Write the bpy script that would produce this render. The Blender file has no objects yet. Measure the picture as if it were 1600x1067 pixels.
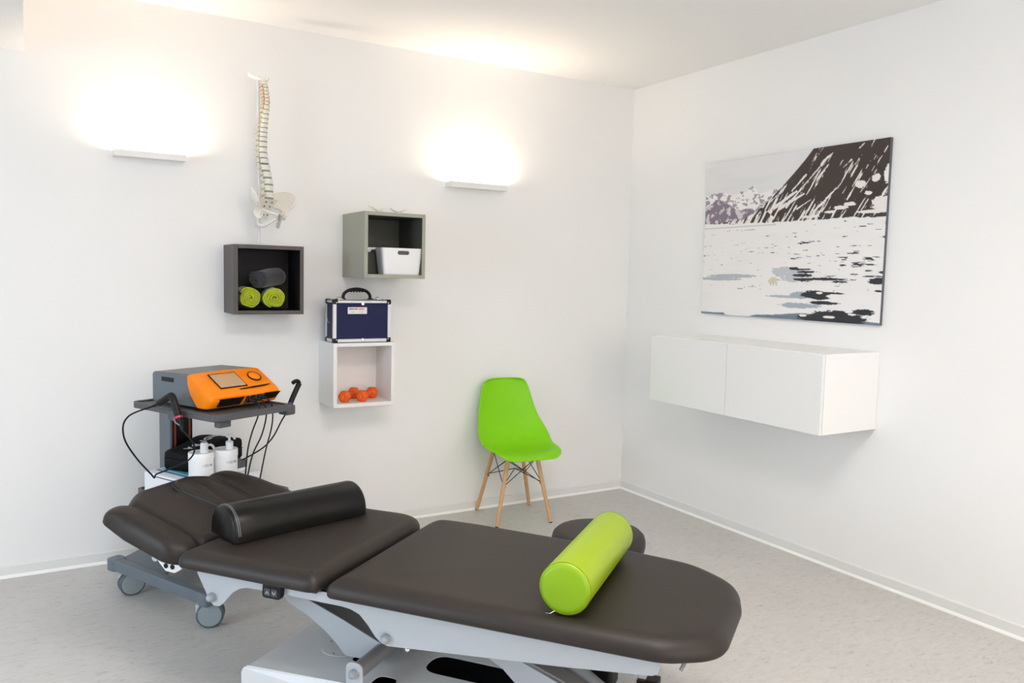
import bpy, bmesh, math, random
import numpy as np
from mathutils import Vector, Matrix, noise
random.seed(7)
PI = math.pi
scene = bpy.context.scene
COL = bpy.context.collection

# ------------------------------------------------------------------ materials
def mat(name, color, rough=0.5, metal=0.0, bump=0.0, bscale=400.0, spec=0.5, emit=None, estr=0.0, trans=0.0, coat=0.0, sheen=0.0):
    m = bpy.data.materials.new(name); m.use_nodes = True
    nt = m.node_tree; b = nt.nodes['Principled BSDF']
    b.inputs['Base Color'].default_value = (*color, 1)
    b.inputs['Roughness'].default_value = rough
    b.inputs['Metallic'].default_value = metal
    b.inputs['Specular IOR Level'].default_value = spec
    b.inputs['Coat Weight'].default_value = coat
    b.inputs['Sheen Weight'].default_value = sheen
    if trans: b.inputs['Transmission Weight'].default_value = trans
    if emit:
        b.inputs['Emission Color'].default_value = (*emit, 1); b.inputs['Emission Strength'].default_value = estr
    tc = nt.nodes.new('ShaderNodeTexCoord')
    n = nt.nodes.new('ShaderNodeTexNoise'); n.inputs['Scale'].default_value = bscale; n.inputs['Detail'].default_value = 4
    nt.links.new(tc.outputs['Object'], n.inputs['Vector'])
    # slight roughness variation keeps every surface procedural
    mr = nt.nodes.new('ShaderNodeMapRange')
    mr.inputs['To Min'].default_value = max(0.02, rough-0.04); mr.inputs['To Max'].default_value = min(1, rough+0.04)
    nt.links.new(n.outputs['Fac'], mr.inputs['Value']); nt.links.new(mr.outputs['Result'], b.inputs['Roughness'])
    if bump:
        bp = nt.nodes.new('ShaderNodeBump'); bp.inputs['Strength'].default_value = bump; bp.inputs['Distance'].default_value = 0.002
        nt.links.new(n.outputs['Fac'], bp.inputs['Height']); nt.links.new(bp.outputs['Normal'], b.inputs['Normal'])
    return m

def floor_mat():
    m = mat('marbled linoleum', (.5,.5,.5), .42, bump=.05, bscale=60)
    nt = m.node_tree; b = nt.nodes['Principled BSDF']; L = nt.links
    tc = nt.nodes.new('ShaderNodeTexCoord'); mp = nt.nodes.new('ShaderNodeMapping')
    mp.inputs['Rotation'].default_value = (0,0,math.radians(-31)); mp.inputs['Scale'].default_value = (3.6,11,1)
    L.new(tc.outputs['Object'], mp.inputs['Vector'])
    n1 = nt.nodes.new('ShaderNodeTexNoise'); n1.inputs['Scale'].default_value = 5; n1.inputs['Detail'].default_value = 9; n1.inputs['Roughness'].default_value=.75; n1.inputs['Distortion'].default_value=1.1
    L.new(mp.outputs['Vector'], n1.inputs['Vector'])
    r1 = nt.nodes.new('ShaderNodeValToRGB'); e=r1.color_ramp.elements
    e[0].position=.34; e[0].color=(.37,.362,.352,1); e[1].position=.43; e[1].color=(.535,.52,.50,1)
    x=e.new(.62); x.color=(.59,.575,.555,1); x=e.new(.75); x.color=(.67,.655,.635,1)
    L.new(n1.outputs['Fac'], r1.inputs['Fac'])
    n2 = nt.nodes.new('ShaderNodeTexNoise'); n2.inputs['Scale'].default_value = 2.2; n2.inputs['Detail'].default_value = 3
    L.new(tc.outputs['Object'], n2.inputs['Vector'])
    mx = nt.nodes.new('ShaderNodeMixRGB'); mx.blend_type='MULTIPLY'; mx.inputs['Fac'].default_value=.35
    r2 = nt.nodes.new('ShaderNodeValToRGB'); r2.color_ramp.elements[0].position=.35; r2.color_ramp.elements[0].color=(.84,.85,.86,1); r2.color_ramp.elements[1].position=.65
    L.new(n2.outputs['Fac'], r2.inputs['Fac']); L.new(r1.outputs['Color'], mx.inputs['Color1']); L.new(r2.outputs['Color'], mx.inputs['Color2'])
    L.new(mx.outputs['Color'], b.inputs['Base Color'])
    return m

def wood_mat():
    m = mat('beech wood', (.62,.38,.18), .45)
    nt = m.node_tree; b = nt.nodes['Principled BSDF']; L = nt.links
    tc = nt.nodes.new('ShaderNodeTexCoord'); mp = nt.nodes.new('ShaderNodeMapping'); mp.inputs['Scale'].default_value=(90,90,6)
    n1 = nt.nodes.new('ShaderNodeTexNoise'); n1.inputs['Scale'].default_value=1.5; n1.inputs['Detail'].default_value=5
    r = nt.nodes.new('ShaderNodeValToRGB'); r.color_ramp.elements[0].color=(.50,.27,.115,1); r.color_ramp.elements[1].color=(.70,.44,.22,1)
    L.new(tc.outputs['Object'], mp.inputs['Vector']); L.new(mp.outputs['Vector'], n1.inputs['Vector']); L.new(n1.outputs['Fac'], r.inputs['Fac']); L.new(r.outputs['Color'], b.inputs['Base Color'])
    return m

M = {}
M['wall'] = mat('white wall paint', (.83,.825,.815), .85, bump=.08, bscale=180)
M['ceil'] = mat('white ceiling paint', (.83,.825,.815), .9)
M['skirt'] = mat('pale grey skirting', (.76,.755,.74), .5)
M['caulk'] = mat('white caulk', (.90,.89,.87), .5)
M['floor'] = floor_mat()
M['white'] = mat('white lacquer', (.84,.84,.835), .35)
M['gloss'] = mat('glossy white front', (.80,.795,.785), .22, coat=.2)
M['lampwhite'] = mat('white lamp housing', (.78,.77,.75), .5)
M['lampglow'] = mat('warm lamp diffuser', (1,.95,.88), .5, emit=(1,.82,.635), estr=80)
M['vinyl'] = mat('dark taupe upholstery', (.018,.012,.0088), .50, bump=.06, bscale=900, spec=.42)
M['blackleather'] = mat('black faux leather', (.0028,.0022,.002), .30, bump=.22, bscale=500, spec=.30)
M['thread'] = mat('grey thread', (.25,.26,.28), .6)
M['lime'] = mat('lime green vinyl', (.27,.385,.002), .38, bump=.05, bscale=700, spec=.4)
M['limeface'] = mat('lime green vinyl end', (.20,.36,.0015), .42, spec=.4)
M['limeseam'] = mat('green seam', (.14,.24,.005), .6)
M['steel'] = mat('light grey painted steel', (.43,.455,.48), .42)
M['steelbase_lit'] = mat('light grey base cover lightened', (.62,.64,.655), .4)  # frame steel lightened for the base, offsets shading from the table above
M['steelcap'] = mat('grey plastic cap', (.30,.33,.36), .45)
M['tube'] = mat('mid grey tube', (.22,.225,.23), .38)
M['darkgrey'] = mat('dark grey sheet', (.10,.097,.092), .55)
M['websheet_shade'] = mat('web sheet in table shade', (.22,.215,.21), .5)  # shade from the table underside is put into this grey
M['black'] = mat('black plastic', (.006,.006,.0065), .42, spec=.25)
M['blackrub'] = mat('black rubber', (.02,.02,.021), .7)
M['void'] = mat('hollow shade', (.006,.006,.006), .9)  # near-black colour stands in for shade inside holes and the base
M['chrome'] = mat('chrome', (.75,.74,.72), .15, metal=1)
M['trolley'] = mat('slate grey plastic', (.135,.16,.185), .45)
M['trolleydark'] = mat('graphite shelf plastic', (.085,.087,.092), .5)
M['caster'] = mat('light grey wheel cap', (.27,.32,.335), .4)
M['castertyre'] = mat('grey tyre', (.10,.125,.145), .6)
M['stem'] = mat('pale grey stem', (.50,.53,.55), .4)
M['orange'] = mat('orange plastic', (.92,.235,.0), .42, spec=.3)
M['orangedk'] = mat('dark orange strip', (.35,.055,.01), .5)
M['devgrey'] = mat('blue grey metal case', (.125,.15,.175), .48)
M['devtop'] = mat('warm grey metal lid', (.14,.135,.13), .42)
M['screen'] = mat('beige idle screen', (.52,.33,.185), .15)
M['pink'] = mat('pink ring', (.55,.02,.09), .4)
M['blue'] = mat('violet ring', (.06,.03,.35), .4)
M['bagfab'] = mat('black zip case fabric', (.004,.0045,.006), .75, bump=.3, bscale=600, spec=.2)
M['print'] = mat('white print', (.8,.8,.82), .6)
M['inkgrey'] = mat('grey ink', (.22,.22,.25), .6)
M['potwhite'] = mat('white tub plastic', (.82,.83,.84), .35)
M['card'] = mat('white card', (.80,.82,.85), .6)
M['bluecard'] = mat('blue printed strip', (.05,.22,.48), .5)
M['tealcard'] = mat('teal printed strip', (.10,.50,.55), .5)
M['chair'] = mat('lime green polypropylene', (.22,.60,.0012), .45, spec=.3)
M['wood'] = wood_mat()
M['wire'] = mat('black steel rod', (.01,.01,.01), .4)
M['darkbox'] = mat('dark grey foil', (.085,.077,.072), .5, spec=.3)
M['darkin_shade'] = mat('dark grey foil in shade', (.009,.008,.009), .55, spec=.25)  # same foil as outside, darkened to paint in the recess shade
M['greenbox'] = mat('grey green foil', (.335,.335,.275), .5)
M['greenin_shade'] = mat('grey green foil in shade', (.075,.078,.060), .55, spec=.4)  # shaded copy of the outer foil, for the box recess
M['whitebox'] = mat('white foil', (.80,.79,.77), .5)
M['terryL'] = mat('lime terry towel', (.36,.43,.003), .95, bump=1.0, bscale=260, sheen=.4)
M['terryG'] = mat('charcoal terry towel', (.036,.035,.042), .95, bump=1.0, bscale=260, sheen=.3)
M['dumb'] = mat('orange neoprene', (.80,.11,.005), .6)
M['dumbtxt'] = mat('pale number print', (.9,.4,.2), .6)
M['casenavy'] = mat('navy case panel', (.010,.014,.062), .5, bump=.1, bscale=500, spec=.2)
M['alu'] = mat('brushed aluminium', (.66,.67,.70), .42, metal=.35)
M['label'] = mat('label paper', (.75,.74,.74), .5)
M['red'] = mat('red ink', (.70,.08,.06), .6)
M['inkblk'] = mat('black ink', (.03,.03,.035), .6)
M['inkblue'] = mat('blue ink', (.10,.28,.40), .6)
M['bone'] = mat('bone plastic', (.74,.71,.64), .5)
M['bone2'] = mat('bone plastic pelvis', (.76,.73,.66), .5, bump=.2, bscale=90)
M['disc'] = mat('green grey disc', (.20,.27,.235), .6)
M['nerve'] = mat('yellow nerve', (.62,.50,.08), .6)
M['artery'] = mat('orange red artery', (.72,.16,.05), .6)
M['rod'] = mat('pale rod', (.62,.62,.66), .35)
M['basket'] = mat('white storage plastic', (.80,.80,.80), .4)
M['alumedge'] = mat('print panel edge', (.10,.11,.13), .5)
def dotmat():
    m = bpy.data.materials.new('arctic photo print'); m.use_nodes=True
    b = m.node_tree.nodes['Principled BSDF']; a = m.node_tree.nodes.new('ShaderNodeAttribute'); a.attribute_name='print'
    m.node_tree.links.new(a.outputs['Color'], b.inputs['Base Color']); b.inputs['Roughness'].default_value=.6
    return m
M['print_art'] = dotmat()

# ------------------------------------------------------------------ helpers
def obj(name, bm, m, parent=None, smooth=None, bevel=0.0, bseg=2, subsurf=0, solid=0.0):
    me = bpy.data.meshes.new(name)
    bmesh.ops.recalc_face_normals(bm, faces=bm.faces)
    bm.to_mesh(me); bm.free()
    o = bpy.data.objects.new(name, me); COL.objects.link(o)
    ms = m if isinstance(m, (list,tuple)) else [m]
    for k in ms: me.materials.append(k)
    if smooth is not None:
        me.polygons.foreach_set('use_smooth', [True]*len(me.polygons))
        if smooth < 180: me.set_sharp_from_angle(angle=math.radians(smooth))
    if solid:
        s = o.modifiers.new('Solid','SOLIDIFY'); s.thickness = solid; s.offset = 0
    if bevel:
        b = o.modifiers.new('Bevel','BEVEL'); b.width = bevel; b.segments = bseg; b.limit_method='ANGLE'; b.angle_limit=math.radians(40)
    if subsurf:
        s = o.modifiers.new('Sub','SUBSURF'); s.levels=subsurf; s.render_levels=subsurf
    if parent: o.parent = parent
    return o

def root(name, label, cat, loc=(0,0,0), rz=0.0, group=None):
    o = bpy.data.objects.new(name, None); COL.objects.link(o); o.empty_display_size=.05
    o.location = loc; o.rotation_euler = (0,0,rz); o['label']=label; o['category']=cat
    if group: o['group']=group
    return o
def tag(o, label, cat, group=None):
    o['label']=label; o['category']=cat
    if group: o['group']=group
    return o
def struct(o): o['kind']='structure'; return o

def box(bm, a, b, mi=0):
    x0,y0,z0 = a; x1,y1,z1 = b
    v = [bm.verts.new(p) for p in [(x0,y0,z0),(x1,y0,z0),(x1,y1,z0),(x0,y1,z0),(x0,y0,z1),(x1,y0,z1),(x1,y1,z1),(x0,y1,z1)]]
    for f in [(0,3,2,1),(4,5,6,7),(0,1,5,4),(1,2,6,5),(2,3,7,6),(3,0,4,7)]:
        q = bm.faces.new([v[i] for i in f]); q.material_index = mi
def B(*args):
    bm = bmesh.new()
    for a,b in args: box(bm,a,b)
    return bm
def ring(bm, pts): return [bm.verts.new(p) for p in pts]
def skin(bm, rings, closed=True, cap0=True, cap1=True, mi=0):
    for r0,r1 in zip(rings, rings[1:]):
        n=len(r0)
        for i in range(n if closed else n-1):
            j=(i+1)%n
            f=bm.faces.new((r0[i],r0[j],r1[j],r1[i])); f.material_index=mi
    if cap0: bm.faces.new(list(reversed(rings[0])))
    if cap1: bm.faces.new(rings[-1])
def tube(bm, pts, r, seg=10, caps=True, smooth_n=0, r1=None):
    P=[Vector(p) for p in pts]
    if smooth_n:
        Q=[]
        for i in range(len(P)-1):
            p0=P[max(i-1,0)];p1=P[i];p2=P[i+1];p3=P[min(i+2,len(P)-1)]
            for k in range(smooth_n):
                t=k/smooth_n
                Q.append(.5*((2*p1)+(p2-p0)*t+(2*p0-5*p1+4*p2-p3)*t*t+(3*p1-p0-3*p2+p3)*t**3))
        Q.append(P[-1]); P=Q
    rings=[]; up=None
    for i,p in enumerate(P):
        d=(P[min(i+1,len(P)-1)]-P[max(i-1,0)]).normalized()
        if up is None:
            up=Vector((0,0,1)) if abs(d.z)<.9 else Vector((1,0,0))
        a=d.cross(up).normalized(); up=a.cross(d).normalized()
        t=i/(len(P)-1)
        rr = r if r1 is None else r+(r1-r)*t
        if callable(r): rr=r(t)
        rings.append(ring(bm,[p+a*(rr*math.cos(2*PI*k/seg))+up*(rr*math.sin(2*PI*k/seg)) for k in range(seg)]))
    skin(bm,rings,cap0=caps,cap1=caps)
def TUBE(pts,r,**k):
    bm=bmesh.new(); tube(bm,pts,r,**k); return bm
def lathe(bm, prof, c=(0,0,0), seg=32, axis='z', cap=True, M4=None):
    rings=[]
    for r,z in prof:
        pts=[]
        for k in range(seg):
            a=2*PI*k/seg; x,y=r*math.cos(a),r*math.sin(a)
            p=Vector((x,y,z)) if axis=='z' else (Vector((z,x,y)) if axis=='x' else Vector((x,z,y)))
            if M4 is not None: p=M4@p
            pts.append(p+Vector(c))
        rings.append(ring(bm,pts))
    skin(bm,rings,cap0=cap,cap1=cap)
def LATHE(prof,**k):
    bm=bmesh.new(); lathe(bm,prof,**k); return bm
def rounded(poly, rads, n=8):
    """round the corners of a 2D polygon"""
    out=[]; N=len(poly)
    for i,(p,r) in enumerate(zip(poly, rads if isinstance(rads,(list,tuple)) else [rads]*N)):
        p=Vector(p); a=Vector(poly[i-1]); b=Vector(poly[(i+1)%N])
        u=(a-p); v=(b-p); lu,lv=u.length,v.length; u.normalize(); v.normalize()
        if r<=0: out.append(p); continue
        ang=u.angle(v); t=min(r/math.tan(ang/2), lu*.49, lv*.49)
        s=p+u*t; e=p+v*t
        for k in range(n+1):
            q=k/n; out.append(s*(1-q)**2+p*2*q*(1-q)+e*q*q)
    return out
def area2(P): return sum(P[i-1].x*P[i].y-P[i].x*P[i-1].y for i in range(len(P)))/2
def inset(P, d):
    n=len(P); out=[]; s=1 if area2(P)>0 else -1
    for i in range(n):
        a=(P[i]-P[i-1]); b=(P[(i+1)%n]-P[i])
        if a.length<1e-7: a=b
        if b.length<1e-7: b=a
        a=a.normalized(); b=b.normalized(); t=(a+b)
        t = t.normalized() if t.length>1e-6 else a
        nrm=Vector((-t.y,t.x))*s
        c=max(.5,nrm.dot(Vector((-a.y,a.x))*s))
        out.append(P[i]+nrm*(d/c))
    return out
def inset_clean(P, d, c):
    """inset whose corner points never fold over themselves"""
    Q=inset(P,d); A=np.array([(p.x,p.y) for p in P]); Bq=np.roll(A,-1,axis=0); D=Bq-A; LL=(D**2).sum(1)+1e-12
    def dist(q):
        t=np.clip(((q-A)*D).sum(1)/LL,0,1); return np.sqrt((((A+D*t[:,None])-q)**2).sum(1)).min()
    out=[]; cc=np.array((c.x,c.y))
    for q in Q:
        v=np.array((q.x,q.y)); dr=cc-v; dr=dr/(np.linalg.norm(dr)+1e-9); k=0
        while dist(v)<d*.985 and k<60: v=v+dr*.0015; k+=1
        out.append(Vector((v[0],v[1])))
    for _ in range(2): out=[out[i]*.5+(out[i-1]+out[(i+1)%len(out)])*.25 for i in range(len(out))] if d>.02 else out
    return out
def dens(P, step=.02):
    out=[]
    for i in range(len(P)):
        a=P[i]; b=P[(i+1)%len(P)]; n=max(1,int((b-a).length/step))
        for k in range(n): out.append(a+(b-a)*k/n)
    return out
def cushion(poly, rads, T, f=None, puff=.004, rr=.055, z0=0, rb=.02):
    """upholstered pad: outline in XY, thickness T, rounded upper edge; f maps (x,y,z)->point"""
    P=dens(rounded(poly,rads))
    c=sum(P,Vector((0,0)))/len(P)
    bm=bmesh.new(); rings=[]
    zh=T*.28
    prof=[(rb,0),(rb*.35,T*.05),(0,T*.16)]+[(rr*(1-math.cos(q)),zh+(T-zh)*math.sin(q)) for q in [PI/2*k/7 for k in range(8)]]
    prof.append((rr*1.4,T+.0004))
    for d,z in prof:
        Q=inset_clean(P,d,c) if d>.001 else P
        rings.append([(q.x,q.y,z0+z) for q in Q])
    last=Q
    for s,dz in ((.92,.22),(.8,.45),(.65,.66),(.45,.85),(.22,.96)):
        rings.append([(c.x+(q.x-c.x)*s, c.y+(q.y-c.y)*s, z0+T+puff*dz) for q in last])
    f=f or (lambda x,y,z:(x,y,z))
    R=[ring(bm,[f(*p) for p in r]) for r in rings]
    skin(bm,R,cap1=False)
    cv=bm.verts.new(f(c.x,c.y,z0+T+puff)); L=R[-1]
    for i in range(len(L)): bm.faces.new((L[i],L[(i+1)%len(L)],cv))
    return bm
def dome(poly, rads, T, top, f, rb=.012):
    """narrow upholstered pad with a crowned top"""
    P=dens(rounded(poly,rads)); c=sum(P,Vector((0,0)))/len(P); bm=bmesh.new(); rings=[]
    zh=T*.30
    for d,z in ((rb,0),(rb*.35,T*.05),(0,T*.16)):
        Q=inset(P,d) if d else P
        rings.append([(q.x,q.y,z) for q in Q])
    for k in range(12):
        q=PI/2*k/12.0; sc=math.cos(q)**.62; z=zh+(T+top-zh)*math.sin(q)**.85
        rings.append([(c.x+(p.x-c.x)*sc,c.y+(p.y-c.y)*sc,z) for p in P])
    R_=[ring(bm,[f(*p) for p in r]) for r in rings]; skin(bm,R_,cap1=False)
    cv=bm.verts.new(f(c.x,c.y,T+top)); L=R_[-1]
    for i in range(len(L)): bm.faces.new((L[i],L[(i+1)%len(L)],cv))
    return bm
def plate(poly, t, f):
    """flat plate from 2D outline, f(a,b,s) maps to 3D, s thickness coordinate 0..t"""
    bm=bmesh.new()
    R=[ring(bm,[f(p[0],p[1],s) for p in poly]) for s in (0,t)]
    skin(bm,R); return bm
def text(name, body, size, m, parent, loc, rot, extrude=.0002, align='LEFT', sx=1, bold=0):
    c=bpy.data.curves.new(name,'FONT'); c.body=body; c.size=size; c.extrude=extrude; c.align_x=align; c.offset=bold
    t=bpy.data.objects.new(name,c); COL.objects.link(t)
    bpy.context.view_layer.update()
    me=bpy.data.meshes.new_from_object(t); bpy.data.objects.remove(t)
    o=bpy.data.objects.new(name,me); COL.objects.link(o); me.materials.clear(); me.materials.append(m)
    o.parent=parent; o.location=loc; o.rotation_euler=rot; o.scale=(sx,1,1)
    return o

# ------------------------------------------------------------------ room
H=2.762; XL=-6.2; YF=-7.2
struct(obj('floor', B(((XL,YF,-.1),(.1,.1,0))), M['floor']))
struct(obj('ceiling', B(((-3.56,YF,H),(.1,.1,H+.12))), M['ceil']))
struct(obj('trim_1', B(((XL,YF,2.45),(-3.56,.1,H+.12))), M['ceil']))
struct(obj('wall_back', B(((XL,0,0),(.1,.1,H))), M['wall']))
struct(obj('wall_right', B(((0,YF,0),(.1,0,H))), M['wall']))
def holed_wall(name, axis, c, t, lo, hi, holes, z1):
    bm=bmesh.new(); s=lo
    def b(a0,a1,za,zb):
        if a1-a0<1e-4 or zb-za<1e-4: return
        if axis=='x': box(bm,(c,a0,za),(c+t,a1,zb))
        else: box(bm,(a0,c,za),(a1,c+t,zb))
    for (a0,a1,za,zb) in holes:
        b(s,a0,0,z1); b(a0,a1,0,za); b(a0,a1,zb,z1); s=a1
    b(s,hi,0,z1)
    return struct(obj(name,bm,M['wall']))
WL=[(-6.2,-4.9,.25,2.3),(-4.6,-3.2,.25,2.3),(-2.9,-1.5,.06,2.3)]
WF=[(-4.6,-3.1,.9,2.3),(-2.0,-.5,.9,2.3)]
holed_wall('wall_left','x',XL-.1,.1,YF,.1,WL,H)
holed_wall('wall_front','y',YF-.1,.1,XL,.1,WF,H)
def winframe(n,axis,c,a0,a1,za,zb):
    bm=bmesh.new(); w=.06
    def b(p,q,r,s):
        if axis=='x': box(bm,(c-.07,p,r),(c-.02,q,s))
        else: box(bm,(p,c-.07,r),(q,c-.02,s))
    b(a0,a1,za,za+w); b(a0,a1,zb-w,zb); b(a0,a0+w,za+w,zb-w); b(a1-w,a1,za+w,zb-w); m=(a0+a1)/2; b(m-w/2,m+w/2,za+w,zb-w)
    struct(obj('window_%d'%n,bm,M['white']))
k=1
for h in WL: winframe(k,'x',XL,*h); k+=1
for h in WF: winframe(k,'y',YF,*h); k+=1

def base(name, a, b, n):
    """skirting with a caulk bead; a,b ends on the wall line, n inward normal"""
    bm=bmesh.new(); a=Vector(a); b=Vector(b); n=Vector(n)
    prof=[(0,0),(.011,0),(.011,.055),(.008,.060),(0,.062)]
    R=[ring(bm,[p+n*d+Vector((0,0,z)) for d,z in prof]) for p in (a,b)]
    skin(bm,R)
    o=struct(obj(name,bm,M['skirt']))
    bm=bmesh.new(); prof=[(.0112,.0),(.019,0),(.0175,.005),(.0145,.010),(.0112,.014)]
    R=[ring(bm,[p+n*d+Vector((0,0,z)) for d,z in prof]) for p in (a,b)]
    skin(bm,R); obj('caulk_bead',bm,M['caulk'],o)
base('baseboard_back',(XL,0,0),(0,0,0),(0,-1,0))
base('baseboard_right',(0,-.012,0),(0,YF,0),(-1,0,0))

# ------------------------------------------------------------------ wall lamps
def sconce(x0,x1,z0,z1,label):
    w=x1-x0; d=.088
    r=root('wall_lamp',label,'wall lamp',((x0+x1)/2,0,z0),0,'up-lighting wall lamps')
    h=z1-z0
    bm=B(((-w/2,-d,0),(w/2,-d+.004,h)),((-w/2,-d+.004,0),(w/2,-.001,.004)),((-w/2,-d+.004,.004),(-w/2+.004,-.001,h)),((w/2-.004,-d+.004,.004),(w/2,-.001,h)))
    obj('housing',bm,M['lampwhite'],r,bevel=.0008)
    obj('diffuser',B(((-w/2+.012,-d+.014,.006),(w/2-.012,-.016,h-.011))),M['lampglow'],r)
sconce(-3.207,-2.885,2.006,2.037,'long white wall lamp glowing upward, left of the spine model')
sconce(-1.423,-1.036,1.996,2.030,'long white wall lamp glowing upward, to the right above the wall boxes')

# ------------------------------------------------------------------ wall boxes
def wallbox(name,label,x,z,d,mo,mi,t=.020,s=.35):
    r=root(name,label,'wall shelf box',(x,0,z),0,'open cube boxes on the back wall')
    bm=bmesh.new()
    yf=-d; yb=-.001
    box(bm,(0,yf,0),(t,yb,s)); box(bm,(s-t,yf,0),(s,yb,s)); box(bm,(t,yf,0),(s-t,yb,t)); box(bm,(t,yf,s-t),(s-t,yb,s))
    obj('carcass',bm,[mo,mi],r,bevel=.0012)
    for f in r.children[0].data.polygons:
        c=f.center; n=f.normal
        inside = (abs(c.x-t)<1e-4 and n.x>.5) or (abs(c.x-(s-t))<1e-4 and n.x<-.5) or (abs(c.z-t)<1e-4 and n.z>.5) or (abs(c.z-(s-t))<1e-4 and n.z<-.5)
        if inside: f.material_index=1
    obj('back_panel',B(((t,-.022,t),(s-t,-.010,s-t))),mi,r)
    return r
DX,DZ=-2.693,1.2541
GX,GZ=-2.0516,1.4505
WX,WZ=-2.1838,.7485
wallbox('wall_box','dark grey open wall box holding rolled towels',DX,DZ,.2475,M['darkbox'],M['darkin_shade'])
wallbox('wall_box','grey-green open wall box holding white storage bins',GX,GZ,.3465,M['greenbox'],M['greenin_shade'])
wallbox('wall_box','white open wall box holding orange dumbbells',WX,WZ,.252,M['whitebox'],M['whitebox'])

# rolled towels
def towel(m,label,end,direc,R,L,turns,seed,squash=1.0):
    r=root('rolled_towel',label,'towel',end,0,'rolled towels in the dark grey box')
    bm=bmesh.new(); rnd=random.Random(seed)
    d=Vector(direc).normalized(); up=Vector((0,0,1)); a=d.cross(up).normalized(); u=a.cross(d).normalized()
    n=int(turns*26); cols=[]
    for i in range(n+1):
        t=i/n; ang=t*turns*2*PI+seed; rad=.006+(R-.006)*(t**.9)
        rad*=1+.035*noise.noise(Vector((ang*.7,seed,0)))
        row=[]
        for j in range(13):
            s=j/12; off=L*s
            if j==0: off-= .010*(1-t)+.004*noise.noise(Vector((ang,1,seed)))
            rr=rad*(1+.16*noise.noise(Vector((math.cos(ang)*1.3+t,math.sin(ang)*1.3+s*1.5,seed*3))))
            row.append(bm.verts.new(d*off+a*(math.cos(ang)*rr)+u*(math.sin(ang)*rr*squash)))
        cols.append(row)
    for c0,c1 in zip(cols,cols[1:]):
        for j in range(12): bm.faces.new((c0[j],c1[j],c1[j+1],c0[j+1]))
    o=obj('roll',bm,m,r,smooth=180,solid=.0095)
    # inner core keeps the roll closed behind
    bm=bmesh.new(); lathe(bm,[(R*.86,.012),(R*.86,L-.01)],axis='x',M4=Matrix((( d.x,a.x,u.x),(d.y,a.y,u.y),(d.z,a.z,u.z))).to_4x4()); obj('inner_layers',bm,m,r,smooth=30)
    return r
zf=DZ+.0205
towel(M['terryL'],'lime green rolled towel at the left in the dark wall box',(-2.611,-.225,zf+.062),(.05,1,0),.052,.18,4.2,1.3,.95)
towel(M['terryL'],'lime green rolled towel at the right in the dark wall box',(-2.488,-.232,zf+.062),(.12,1,0),.053,.185,4.2,3.1,.95)
towel(M['terryG'],'charcoal rolled towel lying on top of the two lime ones',(-2.567,-.200,zf+.154),(.72,.62,.09),.052,.17,3.6,5.2,.85)

# dumbbells
def dumbbell(label,a,b):
    a=Vector(a); b=Vector(b); d=(b-a).normalized(); L=(b-a).length
    r=root('dumbbell',label,'dumbbell',(a.x,a.y,WZ+.0202),math.atan2(d.y,d.x),'orange dumbbells in the white wall box')
    R=.0355; hl=.048
    cr=.0308
    def hexhead(x0):
        bm=bmesh.new(); rings=[]
        for x,s in ((x0-hl/2,.62),(x0-hl/2+.006,.86),(x0-hl/2+.014,1),(x0+hl/2-.014,1),(x0+hl/2-.006,.86),(x0+hl/2,.6)):
            rings.append(ring(bm,[(x,R*s*math.sin(PI/6+k*PI/3),cr+R*s*math.cos(PI/6+k*PI/3)) for k in range(6)]))
        skin(bm,rings); return bm
    obj('head',hexhead(0),M['dumb'],r,bevel=.003)
    obj('head',hexhead(L),M['dumb'],r,bevel=.003)
    obj('grip',LATHE([(.0135,hl/2-.004),(.0145,L*.4),(.0155,L*.5),(.0145,L*.6),(.0135,L-hl/2+.004)],axis='x',c=(0,0,cr)),M['dumb'],r,smooth=40)
    n=text('weight_mark','2',.022,M['dumbtxt'],r,(-hl/2-.0006,.006,cr-.007),(PI/2,0,-PI/2))
    return r
dumbbell('left orange hex dumbbell in the white wall box',(-2.100,-.190,0),(-2.008,-.078,0))
dumbbell('right orange hex dumbbell in the white wall box',(-2.003,-.200,0),(-1.908,-.100,0))

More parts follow.
